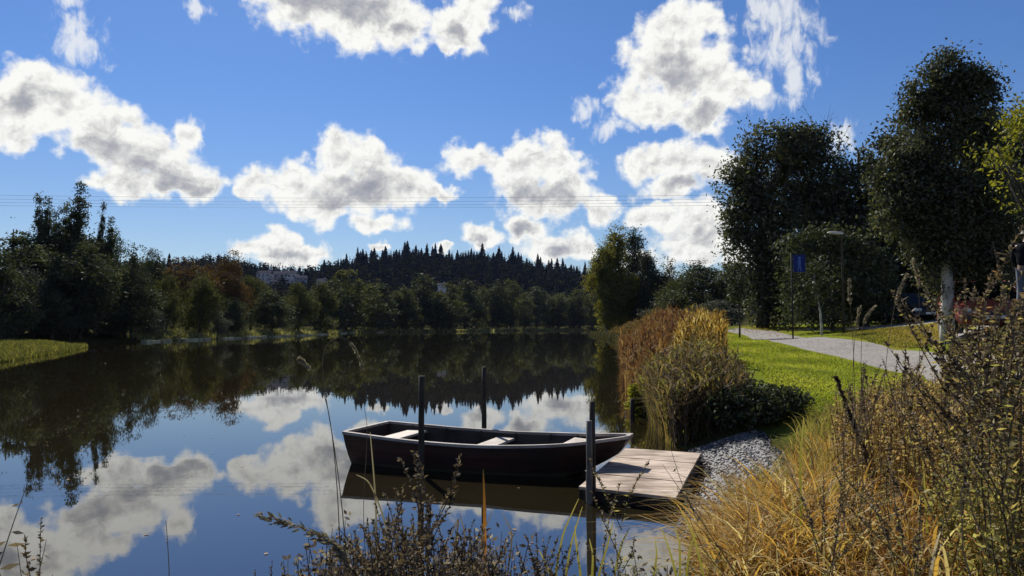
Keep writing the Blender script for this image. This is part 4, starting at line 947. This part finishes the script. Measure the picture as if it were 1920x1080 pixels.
m_red = paint('car_red', (.30, .055, .03), .5, 0, .2, .4, .1); m_dcar = paint('car_dark', (.005, .005, .006), .45, 0, .1, .25, .0)
car('red hatchback parked behind the tall weeds right of the whitish trunk', 1838, 21.5, rad(-112), m_red)
car('dark car parked in deep shade left of the whitish trunk', 1712, 38, rad(-96), m_dcar)

# person at the right edge
def skin_obj(name, joints, edges, mat, parent, sub=2):
    me = bpy.data.meshes.new(name); me.from_pydata([j[0] for j in joints], edges, []); o = bpy.data.objects.new(name, me); C.objects.link(o); o.parent = parent
    md = o.modifiers.new('skin', 'SKIN'); 
    for i, j in enumerate(joints):
        r = j[1] if isinstance(j[1], tuple) else (j[1], j[1]); me.skin_vertices[0].data[i].radius = r
    me.skin_vertices[0].data[0].use_root = True; md.use_smooth_shade = True
    s = o.modifiers.new('sub', 'SUBSURF'); s.levels = sub; s.render_levels = sub
    me.materials.append(mat); return o
m_skin = paint('skin', (.24, .14, .10), .6); m_jean = paint('jeans', (.10, .12, .17), .85); m_jack = paint('jacket_dark', (.010, .011, .016), .9, 0, .1, .05); m_hair = paint('hair_brown', (.03, .018, .01), .6)
a = pt(1928, 592, 15.5); pz = gz(a.x, 15.5)
per = thing('person', 'person in blue jeans and dark jacket at the right edge', 'person', (a.x, 15.5, pz), rad(-60))
J = [((0, 0, .95), (.15, .10)), ((0, 0, 1.12), (.145, .095)), ((0, .01, 1.32), (.17, .105)), ((0, .02, 1.44), (.10, .08)), ((0, .03, 1.50), .052), ((0, .045, 1.58), (.07, .08)), ((0, .05, 1.67), (.072, .088)), ((0, .045, 1.73), (.05, .06)),
 ((.10, 0, .88), .095), ((.11, .06, .50), .062), ((.11, -.02, .10), .042), ((.11, .10, .04), (.04, .03)),
 ((-.10, 0, .88), .095), ((-.11, -.02, .50), .062), ((-.11, -.12, .11), .042), ((-.11, -.01, .04), (.04, .03)),
 ((.19, .01, 1.39), .062), ((.24, -.01, 1.13), .045), ((.23, .10, .92), .034), ((-.19, .01, 1.39), .062), ((-.24, .02, 1.13), .045), ((-.22, .16, .95), .034)]
E_ = [(0,1),(1,2),(2,3),(3,4),(4,5),(5,6),(6,7),(0,8),(8,9),(9,10),(10,11),(0,12),(12,13),(13,14),(14,15),(2,16),(16,17),(17,18),(2,19),(19,20),(20,21)]
skin_obj('body', J, E_, m_skin, per)
for s, hx, hy, hz_ in ((1, .23, .10, .92), (-1, -.22, .16, .95)):
    Jh = [((hx, hy, hz_), (.028, .016)), ((hx, hy+.025, hz_-.075), (.036, .014))]; Eh = [(0, 1)]
    for k in range(4):
        o_ = (k-1.5)*.018; l = (.058, .07, .066, .05)[k]
        Jh += [((hx+o_, hy+.03, hz_-.095), .009), ((hx+o_, hy+.04, hz_-.095-l*.55), .008), ((hx+o_, hy+.03, hz_-.095-l), .0065)]; b0 = len(Jh)-3; Eh += [(1, b0), (b0, b0+1), (b0+1, b0+2)]
    Jh += [((hx-s*.03, hy+.035, hz_-.05), .011), ((hx-s*.042, hy+.05, hz_-.095), .0085)]; b0 = len(Jh)-2; Eh += [(0, b0), (b0, b0+1)]
    skin_obj('hand', Jh, Eh, m_skin, per, 1)
skin_obj('jeans', [((0, 0, 1.0), (.17, .13)), ((.10, 0, .86), .115), ((.11, .06, .50), .075), ((.11, -.01, .14), .062), ((-.10, 0, .86), .115), ((-.11, -.02, .50), .075), ((-.11, -.11, .15), .062)], [(0, 1), (1, 2), (2, 3), (0, 4), (4, 5), (5, 6)], m_jean, per)
skin_obj('jacket', [((0, 0, .93), (.19, .145)), ((0, 0, 1.12), (.19, .14)), ((0, .01, 1.33), (.225, .155)), ((0, .02, 1.47), (.12, .105)), ((.20, .01, 1.39), .095), ((.245, -.01, 1.13), .072), ((.235, .09, .95), .056), ((-.20, .01, 1.39), .095), ((-.245, .02, 1.13), .072), ((-.225, .15, .98), .056)], [(0, 1), (1, 2), (2, 3), (2, 4), (4, 5), (5, 6), (2, 7), (7, 8), (8, 9)], m_jack, per)
skin_obj('hair', [((0, .03, 1.66), (.078, .088)), ((0, .04, 1.735), (.064, .074)), ((0, -.01, 1.60), (.06, .05))], [(0, 1), (0, 2)], m_hair, per)
for s in (1, -1): skin_obj('shoe', [((s*.11, (-.03 if s > 0 else -.13), .06), (.05, .05)), ((s*.11, (.12 if s > 0 else .02), .04), (.046, .034))], [(0, 1)], m_black, per, 1)

# ------------------------------------------------------------------ foreground vegetation
lm_weedg = leafmat('weed_green', [(.07, .065, .028), (.17, .165, .055), (.34, .31, .12), (.26, .17, .08)], .52)
lm_seed = leafmat('seed_dark', [(.035, .026, .02), (.12, .088, .062), (.28, .22, .16)], .3)
lm_plume = leafmat('grass_plume', [(.10, .085, .06), (.22, .19, .14), (.36, .32, .25)], .3)
lm_amber = leafmat('amber_blade', [(.28, .10, .015), (.30, .12, .02), (.05, .035, .015)], .4)
lm_sedge = leafmat('sedge_blade', [(.07, .06, .02), (.16, .15, .03), (.27, .24, .065), (.34, .25, .10)], .45)
# continuous cover: golden grass by the shore, brown twiggy thicket, green cover to the right
def tussocks(mb, poly, ncl, per, h, w, bend=(.3, 1.3), spread=.09, seg=5, tv=.25):
    c = sample_poly(poly, ncl); hc = h*rng.uniform(.45, 1.35, ncl); tc_ = rng.random(ncl); rc = spread*rng.uniform(.5, 1.5, ncl); lean = rng.random(ncl)*6.283
    o = rng.normal(size=(ncl*per, 2))*np.repeat(rc, per)[:, None]; p = np.repeat(c, per, 0)+o
    sd_k = sd_lake(p[:, 0], p[:, 1]) > .03; n = len(p)
    az_ = np.arctan2(o[:, 1], o[:, 0])+rng.normal(size=n)*.7; k2 = rng.random(n) < .35; az_ = np.where(k2, np.repeat(lean, per)+rng.normal(size=n)*.5, az_)
    hh = np.repeat(hc, per)*rng.uniform(.4, 1.15, n); bd = rng.uniform(*bend, n)*rng.uniform(.5, 1.3, n)
    tt__ = np.clip(np.repeat(tc_, per)*(1-tv)+rng.random(n)*tv, 0, 1)
    mb.ribbons(on_ground(p)[sd_k], az_[sd_k], hh[sd_k], bd[sd_k], (w*rng.uniform(.5, 1.5, n))[sd_k], tt__[sd_k], seg, (rng.random(n)*6.283)[sd_k])
gold_poly = [(1.05,3.6),(1.2,4.6),(1.42,5.8),(1.75,6.1),(2.5,6.6),(3.0,7.6),(3.4,8.6),(3.3,6.2),(2.3,4.2),(1.7,3.2)]
lm_straw = leafmat('autumn_grass', [(.08, .036, .016), (.19, .085, .03), (.33, .17, .045), (.46, .29, .075), (.30, .22, .075), (.62, .54, .34)], .46)
mb = MB(); p = sample_poly(gold_poly, 6500)
blades(mb, p[:1800], .34, .007, (.15, 1.1), seg=4)
tussocks(mb, gold_poly, 150, 44, .36, .0095)
tussocks(mb, [(1.1,3.5),(1.35,5.4),(1.9,5.9),(2.6,5.4),(2.5,3.6),(1.8,3.0)], 46, 26, .40, .015, (.4, 1.8))
p = sample_poly([(1.05,3.9),(1.3,5.2),(1.7,5.6),(2.1,5.2),(1.7,3.8)], 2600); blades(mb, p, .5, .013, (.5, 1.8), tint=.3+.7*rng.random(2600), seg=5)
p = sample_poly([(1.05,3.4),(1.3,5.3),(1.8,5.8),(2.6,5.6),(2.9,4.4),(1.9,3.0)], 420); blades(mb, p, .44, .017, (.5, 1.7), tint=.35+.65*rng.random(420), seg=6)
meta(mb.build('golden_grass', lm_straw), 'golden autumn grass on the near bank beside the shingle', 'grass', kind='stuff')
mb = MB(); p = sample_poly([(1.3,4.2),(1.75,6.0),(2.6,6.8),(3.4,8.9),(4.2,10.4),(5.2,10.2),(4.2,8),(2.8,5.4)], 2500); blades(mb, p, .34, .008, (.2, 1.2), seg=4)
tussocks(mb, [(1.3,4.2),(1.75,6.0),(2.6,6.8),(3.4,8.9),(4.2,10.4),(5.2,10.2),(4.2,8),(2.8,5.4)], 90, 34, .38, .010)
p = sample_poly([(2.6,3.2),(3.2,5.5),(4.6,8),(6.5,9),(6,4),(4,2.6)], 2500); blades(mb, p, .45, .009, (.2, 1.2), seg=4)
tussocks(mb, [(2.6,3.2),(3.2,5.5),(4.6,8),(6.5,9),(6,4),(4,2.6)], 90, 34, .5, .010)
p = sample_poly([(-4,3.4),(-4,4.0),(1,4.1),(1.1,3.4)], 1500); blades(mb, p, .16, .006, (.3, 1.3), seg=3)
meta(mb.build('bank_undergrowth', lm_sedge), 'yellow-green grass undergrowth of the near right bank', 'grass', kind='stuff')
def twig_cover(poly, n, h, lf, L, tv=(0, 1)):
    sb, lb = MB(), MB(); p = on_ground(sample_poly(poly, n)); hh = h*rng.uniform(.6, 1.15, n)
    az_ = rng.random(n)*6.283; ln = rng.uniform(.02, .22, n)
    for i in range(n):
        d = np.array((math.cos(az_[i])*ln[i], math.sin(az_[i])*ln[i], 1.)); P = [p[i]+d*hh[i]*t+np.array((math.sin(t*4+i)*.015, math.cos(t*3+i)*.015, 0)) for t in (0, .35, .7, 1)]
        sb.tube(P, [.0045, .004, .003, .0015], 3, rng.random(), cap=False)
    for k in range(lf):
        t = rng.random(n)**.75; c = p+np.stack([np.cos(az_)*ln*hh*t, np.sin(az_)*ln*hh*t, hh*t], 1)
        a = uvec(n); a[:, 2] += .35; a /= np.linalg.norm(a, axis=1)[:, None]; b = np.cross(a, uvec(n)); b /= np.linalg.norm(b, axis=1)[:, None]
        s = (L*rng.uniform(.5, 1.3, n))[:, None]; c = c+a*s*.9+rng.normal(size=(n, 3))*.015
        lb.diamonds(c, a*s*.5, b*s*.22, np.clip(rng.uniform(*tv, n), 0, 1))
    return sb, lb
thick_poly = [(2.35,5.3),(2.9,6.8),(3.6,8.2),(4.6,9.2),(5.6,8.8),(5.0,6.4),(3.5,4.4),(2.7,4.2)]
sb, lb = twig_cover(thick_poly, 1500, .66, 34, .034)
sb.add(lb.V[0]*0+lb.V[0][0], lb.Q[0][:0]) if False else None
for V_, Q_, T_ in zip(lb.V, lb.Q, lb.T): pass
def merge(a, b):
    off = a.n; a.V += b.V; a.Q += [np.where(q_ < 0, q_, q_+off) for q_ in b.Q]; a.T += b.T; a.n += b.n; return a
meta(merge(sb, lb).build('brown_thicket', leafmat('thicket_leaf', [(.07, .042, .026), (.20, .12, .065), (.36, .25, .13), (.34, .30, .10)], .52)), 'brown twiggy meadowsweet thicket covering the right bank', 'thicket', kind='stuff')
sb, lb = twig_cover([(1.9,3.1),(2.4,4.4),(3.4,4.5),(5.2,6.6),(5.6,4.5),(3.6,2.3),(2.4,2.3)], 900, .5, 48, .036)
meta(merge(sb, lb).build('green_undergrowth', lm_weedg), 'leafy green undergrowth at the lower right of the bank', 'undergrowth', kind='stuff')

sb, lb = twig_cover([(-.92,2.95),(-.85,3.45),(-.12,3.55),(.02,3.0)], 360, .6, 50, .028)
meta(merge(sb, lb).build('dry_weed_clump', leafmat('dry_weed', [(.03, .022, .018), (.09, .065, .05), (.20, .155, .12), (.36, .32, .28)], .35)), 'tangled grey-brown dry weeds filling the bottom of the view below the boat', 'weeds', kind='stuff')
sb, lb = twig_cover([(-.2,2.95),(-.1,3.5),(.72,3.6),(.8,3.0)], 240, .38, 40, .032)
meta(merge(sb, lb).build('low_weed_fringe', leafmat('low_weed', [(.03, .026, .018), (.09, .075, .05), (.18, .16, .08), (.40, .37, .32)], .35)), 'low pale-flecked weeds at the bottom edge below the mooring posts', 'weeds', kind='stuff')
def weed(name, label, cat, H, kind, seed):
    """one upright weed at the origin, parts: stem, foliage, seed_spike"""
    r = np.random.default_rng(seed); root = thing(name, label, cat); sb, lb = MB(), MB()
    lean = r.normal(size=2)*.08
    stems = [(np.zeros(3), np.array((lean[0], lean[1], 1.)), H)]
    nbr = {'spike': 7, 'leafy': 4, 'stalk': 1, 'drooping': 2}[kind]
    for k in range(nbr):
        t = r.uniform(.35, .8); a = r.random()*6.28; o = np.array((lean[0], lean[1], 1.))*H*t
        stems.append((o, np.array((math.cos(a)*.55, math.sin(a)*.55, 1.)), H*r.uniform(.18, .42)))
    for j, (o, d, L) in enumerate(stems):
        bx = r.normal(size=3)*.06*L; bx[2] = 0
        P = [o+d*L*t+bx*math.sin(t*3.1) for t in np.linspace(0, 1, 6)]
        sb.tube(P, np.linspace(.0048 if j == 0 else .003, .0012, 6), 4, r.random())
        P = np.array(P)
        def along(t): return np.stack([np.interp(t, np.linspace(0, 1, 6), P[:, k]) for k in range(3)], 1)
        nl_ = int(L*(80 if kind == 'leafy' else 80 if kind == 'spike' else 26)); t = r.random(nl_)*.8+(.12 if j == 0 else 0)
        c = along(t); a = r.normal(size=(nl_, 3)); a[:, 2] = np.abs(a[:, 2])*.4-.35*(kind == 'drooping')*2; a /= np.linalg.norm(a, axis=1)[:, None]
        s = (r.uniform(.018, .05, nl_)*(1.05-.6*t))[:, None]*(1.6 if kind == 'drooping' else 1); b = np.cross(a, r.normal(size=(nl_, 3))); b /= np.linalg.norm(b, axis=1)[:, None]
        lb.diamonds(c+a*s*.55, a*s*.5, b*s*.14, r.random(nl_))
        if kind in ('spike', 'leafy', 'stalk'):
            ns = int(60*min(1, L*2.2)); t = r.uniform(.62 if j == 0 else .4, 1, ns); c = along(t)
            a = r.normal(size=(ns, 3)); a[:, 2] = np.abs(a[:, 2]); a /= np.linalg.norm(a, axis=1)[:, None]; s = (r.uniform(.008, .018, ns))[:, None]*(1.3-.6*t[:, None])
            b = np.cross(a, r.normal(size=(ns, 3))); b /= np.linalg.norm(b, axis=1)[:, None]; hb_ = MB().diamonds(c+a*s*.7, a*s, b*s*.5, r.random(ns)); hb_.build('seed_spike', lm_seed, root)
    sb.build('stem', stemmat, root); lb.build('foliage', lm_brown if kind == 'spike' else lm_weedg if kind == 'leafy' else lm_seed, root)
    root['_h'] = H; root['_w'] = .3; return root
W_sp = [weed('loosestrife_plant', None, 'weed', .9, 'spike', s) for s in (1, 2, 3)]
W_lf = [weed('willowherb_plant', None, 'weed', 1.1, 'leafy', s) for s in (4, 5, 6)]
W_br = [weed('dock_plant', None, 'weed', 1.1, 'leafy', s) for s in (14, 15)]
for w_ in W_br:
    for c_ in w_.children:
        if c_.name.startswith('foliage'): c_.data.materials[0] = leafmat('dock_leaf', [(.09, .05, .03), (.23, .125, .065), (.36, .26, .11), (.32, .31, .10)], .55)
W_st = [weed('dry_stalk', None, 'weed', .9, 'stalk', s) for s in (7, 8, 9)]
W_dr = [weed('drooping_weed', None, 'weed', .9, 'drooping', s) for s in (10, 11)]
def put(proto, px, top, Y, label, group, rot=None, tilt=0., w=1.0):
    a = pt(px, top, Y); X = a.x-tilt*(a.z-gz(a.x, Y)); z = gz(X, Y)-.02; s = (a.z-z)/proto['_h']; rot = random.random()*6.28 if rot is None else rot
    if proto.name not in _used:
        _used.add(proto.name); o = proto; o.location = (X, Y, z); o.scale = (s*w, s*w, s); meta(o, label, None, group)
    else: o = dup(proto, (X, Y, z), 0, (s*w, s*w, s), label, group)
    o.rotation_euler = (0, math.atan(tilt), 0) if tilt else (0, 0, rot)
    return o
GW = 'dry weeds at the near water edge'
for i, (px, top, Y, tl) in enumerate([(768,850,3.3,-.12),(700,930,3.2,-.25),(640,948,3.1,-.35),(735,925,3.4,-.05),(800,935,3.3,.05),(845,950,3.5,.1),(690,985,3.0,-.1),(770,960,3.0,.0),(830,990,3.0,.12),(880,1005,3.1,.0),(920,1010,3.3,.1),(985,985,3.4,.05),(1010,1010,3.2,.1),(1050,1030,3.3,0),(960,1030,3.1,-.1),(655,1000,3.3,-.2),(725,1010,2.9,0),(800,1030,2.8,.1)]):
    put(W_sp[i % 3], px, top, Y, 'dark dried loosestrife in the weed clump below the boat', GW, tilt=tl or .001)
for i, (px, top, Y, tl) in enumerate([(510,1050,3.0,-.1),(530,1062,3.0,.1),(98,975,2.9,0.01)]):
    put(W_st[i % 3], px, top, Y, ['dark seed stalk at the bottom left of the weed clump', 'short dark seed stalk beside the plume grass', 'upright dark seed stalk over the lower left water'][i], GW, tilt=tl)
put(W_dr[0], 12, 905, 2.8, 'drooping dark weed with hanging leaves at the lower left corner', GW, tilt=-.25)
put(W_dr[1], -5, 1010, 2.6, 'second drooping weed stem cut by the lower left edge', GW, tilt=-.35)
put(W_lf[0], 1182, 905, 3.4, 'leafy willowherb stem before the platform front edge', GW, tilt=.05)
put(W_lf[1], 1165, 985, 3.3, 'short leafy willowherb left of the platform stem', GW, tilt=.02)
put(W_dr[0], 1218, 800, 3.2, 'long dark leaning weed crossing the platform', GW, tilt=-.55, w=.6)
GT = 'tall weeds on the right bank'
lst = [(1776,604,3.9,-.05),(1856,462,3.5,.03),(1890,528,3.4,.06),(1836,570,3.7,-.12),(1806,625,3.8,-.2),(1908,610,3.2,.0),(1880,640,3.2,-.1),(1820,720,3.4,-.15),(1870,740,3.0,-.05),(1910,720,2.9,.05),(1790,700,3.6,.1)]
for i, (px, top, Y, tl) in enumerate(lst):
    put(W_lf[i % 3], px, top, Y, 'tall leafy weed of the crowd at the right edge of the bank', GT, tilt=tl or .001)
for i, (px, top, Y, tl) in enumerate([(1868,500,3.9,.05),(1845,520,4.0,-.05),(1815,560,4.1,-.1),(1882,570,3.7,.1),(1857,600,3.6,0.02),(1828,640,3.8,-.1),(1900,650,3.5,.05),(1796,650,4.2,.05),(1875,660,3.4,-.1),(1912,540,3.9,.05)]):
    put(W_br[i % 2], px, top, Y, 'reddish-brown leafy weed standing before the red car', 'reddish weeds before the red car', tilt=tl)
GD = 'brown stalks above the thicket'
for i in range(36):
    px = random.uniform(1590, 1900); Y = random.uniform(4.6, 7.6); top = random.uniform(630, 740)+(1760-px)*.12
    put(W_st[i % 3], px, top, Y, 'thin brown seed stalk rising out of the brown thicket', GD, tilt=random.uniform(-.12, .12))
for i in range(24):
    px = random.uniform(1420, 1920); Y = random.uniform(2.9, 4.6); top = random.uniform(830, 990)
    put((W_lf+W_st)[i % 6], px, top, Y, 'short weed mixed into the low cover of the right bank', 'short weeds of the right bank', tilt=random.uniform(-.3, .3))
# mullein
a = pt(1567, 706, 5.2); b0 = pt(1622, 850, 5.2); zb_ = gz(b0.x+.15, 5.2)
mu = thing('mullein_stalk', 'thick dark dead mullein stalk leaning left over the lawn', 'weed', (b0.x+.12, 5.2, zb_))
P = [np.array((0, 0, -.02)), np.array((b0.x-mu.location.x, 0, b0.z-zb_)), np.array((a.x-mu.location.x+.06, 0, a.z-zb_-.18)), np.array((a.x-mu.location.x, 0, a.z-zb_))]
MB().tube(P, [.011, .010, .008, .004], 6).build('stem', stemmat, mu)
sb = MB(); n = 900; t = rng.random(n); t = .30+.70*t; tk = np.array([0, .45, .85, 1]); PP = np.array(P)
c = np.stack([np.interp(t, tk, PP[:, k]) for k in range(3)], 1); a_ = uvec(n); s = rng.uniform(.007, .017, n)[:, None]; b_ = np.cross(a_, uvec(n)); b_ /= np.linalg.norm(b_, axis=1)[:, None]
sb.diamonds(c+a_*s*.9, a_*s, b_*s*.6, rng.random(n)*.6); sb.build('seed_spike', lm_seed, mu)

# single grass blades, plumes, sedge
def curve(px_list, Y, name, label, cat, group, r0, r1, mat, flat=False, tint=(.2, .8), plume=None):
    P = [np.array(tuple(pt(x, y, Y))) for x, y in px_list]
    b0 = P[0]; zb = gz(b0[0], b0[1])
    if b0[2] > zb: P = [np.array((b0[0]-(P[1][0]-b0[0])*.2, b0[1], zb-.02))]+P
    tt_ = np.linspace(0, len(P)-1, 24); PP = np.array(P)
    Q_ = np.stack([np.interp(tt_, np.arange(len(P)), PP[:, k]) for k in range(3)], 1)
    for _ in range(4): Q_[1:-1] = (Q_[:-2]+2*Q_[1:-1]+Q_[2:])/4
    base = Q_[0].copy(); Q_ -= base
    o = thing(name, label, cat, tuple(base), 0, group); mb = MB()
    if flat:
        T_ = np.gradient(Q_, axis=0); sd = np.cross(T_, (0, 1., 0)); sd /= np.linalg.norm(sd, axis=1)[:, None]+1e-9
        w = np.linspace(1, 0, 24)**.6; ww = (r0*w+r1)[:, None]*sd; ww[:, 1] += (r0*w)*.4
        V_ = np.stack([Q_-ww, Q_+ww], 1).reshape(-1, 3); mb.add(V_, [(i*2, i*2+1, i*2+3, i*2+2) for i in range(23)], np.linspace(tint[0], tint[1], 23))
        mb.build('blade', mat, o)
    else:
        mb.tube(Q_, np.linspace(r0, r1, 24), 5, .6); mb.build('stem', mat, o)
    if plume:
        f0, L, pm = plume; n = 260; t = rng.uniform(f0, 1, n); c = np.stack([np.interp(t, np.linspace(0, 1, 24), Q_[:, k]) for k in range(3)], 1)
        a_ = uvec(n)*.7; d_ = np.array([Q_[-1]-Q_[-5]]); a_ = a_+d_/np.linalg.norm(d_); a_ /= np.linalg.norm(a_, axis=1)[:, None]; s = L*rng.uniform(.5, 1.2, n)[:, None]
        b_ = np.cross(a_, uvec(n)); b_ /= np.linalg.norm(b_, axis=1)[:, None]
        MB().diamonds(c+a_*s*.8+rng.normal(size=(n, 3))*L*.3, a_*s, b_*s*.3, rng.random(n)).build('seed_head', pm, o)
    return o
GG = 'single grasses over the water'
curve([(640,1078),(632,900),(618,770),(595,705),(562,673)], 3.3, 'tall_grass', 'tall thin grass arching left over the water, its tip lower than the other', 'grass stem', GG, .0028, .0012, stemmat, plume=(.88, .010, lm_plume))
curve([(655,1080),(632,850),(600,700),(606,640),(648,626),(668,655),(680,690)], 3.4, 'tall_grass', 'tall thin grass whose pale tip arches over to the right', 'grass stem', GG, .0026, .0012, stemmat, plume=(.78, .008, lm_plume))
curve([(640,1080),(655,1042),(625,1018),(560,985),(485,967)], 3.0, 'plume_grass', 'feathery seed plume bending left above the water', 'grass stem', GG, .003, .0015, stemmat, plume=(.35, .02, lm_plume))
curve([(688,1080),(680,960),(690,800),(682,760)], 3.3, 'tall_grass', 'thin straight grass stem in front of the boat stern', 'grass stem', GG, .002, .001, stemmat)
curve([(318,1080),(313,1000),(311,975)], 2.9, 'tall_grass', 'lone pale straw standing in the cloud reflection', 'grass stem', GG, .0022, .001, lm_plume)
curve([(910,1100),(909,1000),(908,930),(906,880)], 3.3, 'reed_blade', 'upright amber reed blade standing before the boat', 'reed', GG, .0085, .0015, lm_amber, True, (0, 1))
for i, pl_ in enumerate([[(730,1000),(705,930),(690,900),(668,890)],[(706,960),(700,880),(694,810)]]):
    curve(pl_, 3.2, 'straw_blade', ['broad straw blade bent left beside the boat stern', 'narrow upright straw blade beside the boat stern'][i], 'grass blade', GG, .004, .001, lm_plume, True)
for i, pl_ in enumerate([[(845,1085),(855,1010),(862,965),(852,990),(838,1020)],[(868,1080),(872,1000),(862,962)],[(950,1085),(962,1000),(942,962)],[(895,1060),(905,1000),(925,955)]]):
    curve(pl_, 3.3, 'dark_blade', ['kinked dark blade left of the amber reed', 'dark blade leaning beside the kinked one', 'pointed dark blade right of the amber reed', 'dark blade touching the amber reed'][i], 'grass blade', GG, .0035, .001, lm_seed, True)
gs = [(1040,1085,1055,1000,1085,935),(1060,1085,1070,1020,1092,950),(1120,1085,1140,1020,1150,975),(1090,1085,1080,1020,1078,985),(1150,1085,1165,1020,1180,990),(1035,1085,1020,1050,1010,1030),(1270,1085,1255,1030,1240,990),(1275,1085,1275,1020,1265,985),(1285,1085,1295,1020,1310,990),(1320,1080,1300,1000,1275,955),(1110,1085,1112,1040,1105,1010),(1225,1085,1232,1040,1228,1010)]
for i, (a0, a1, b0_, b1, c0, c1) in enumerate(gs):
    curve([(a0, a1), (b0_, b1), (c0, c1)], 3.3+.05*(i % 3), 'sedge_leaf', 'bright yellow-green sedge leaf at the bottom of the water edge', 'sedge', 'sedge leaves at the bottom', .0055, .001, lm_sedge, True)
gr_ = [((1605,800),(1600,640),(1593,560),(1592,525)),((1650,800),(1665,640),(1680,560),(1700,515)),((1598,800),(1600,660),(1606,610),(1612,578)),((1616,800),(1614,660),(1618,600),(1640,575)),((1720,760),(1726,640),(1722,520),(1712,490)),((1500,860),(1504,820),(1507,782)),((1738,980),(1733,900),(1730,860)),((1490,1010),(1488,960),(1484,930)),((1576,1085),(1574,1000),(1577,960))]
lbl = ['upright pale grass tip against the dark bush','long grass stem with its tip curving right','short pale grass head left of the bent one','short pale grass head with a bent tip','grey grass head left of the whitish trunk','pale upright blade rising over the shingle','pale upright blade in the brown thicket','yellow upright blade in the golden grass','yellow-green upright blade at the bottom right']
for i, pl_ in enumerate(gr_):
    if i < 5: curve(list(pl_), 4.4, 'tall_grass', lbl[i], 'grass stem', 'tall grass heads on the right', .0022, .001, stemmat, plume=(.72, .010, lm_plume))
    else: curve(list(pl_), 4.2, 'grass_blade', lbl[i], 'grass blade', 'upright blades on the right', .006, .0012, lm_sedge, True)
for o in bpy.data.objects:
    for k in ('_h', '_w'):
        if k in o: del o[k]

# ------------------------------------------------------------------ thin air haze
hm = bpy.data.materials.new('haze'); hm.use_nodes = True; hm.node_tree.nodes.clear(); q = G(hm.node_tree)
pv = q.n('ShaderNodeVolumePrincipled'); pv.inputs['Color'].default_value = (.42, .55, 1, 1); pv.inputs['Density'].default_value = 3e-5
ho = q.n('ShaderNodeOutputMaterial'); q.nt.links.new(pv.outputs[0], ho.inputs['Volume'])
meta(MB().box((0, 600, 69), (7000, 5000, 142)).build('haze', hm), 'thin pale blue air haze over the lake and hillside', 'haze', kind='stuff')
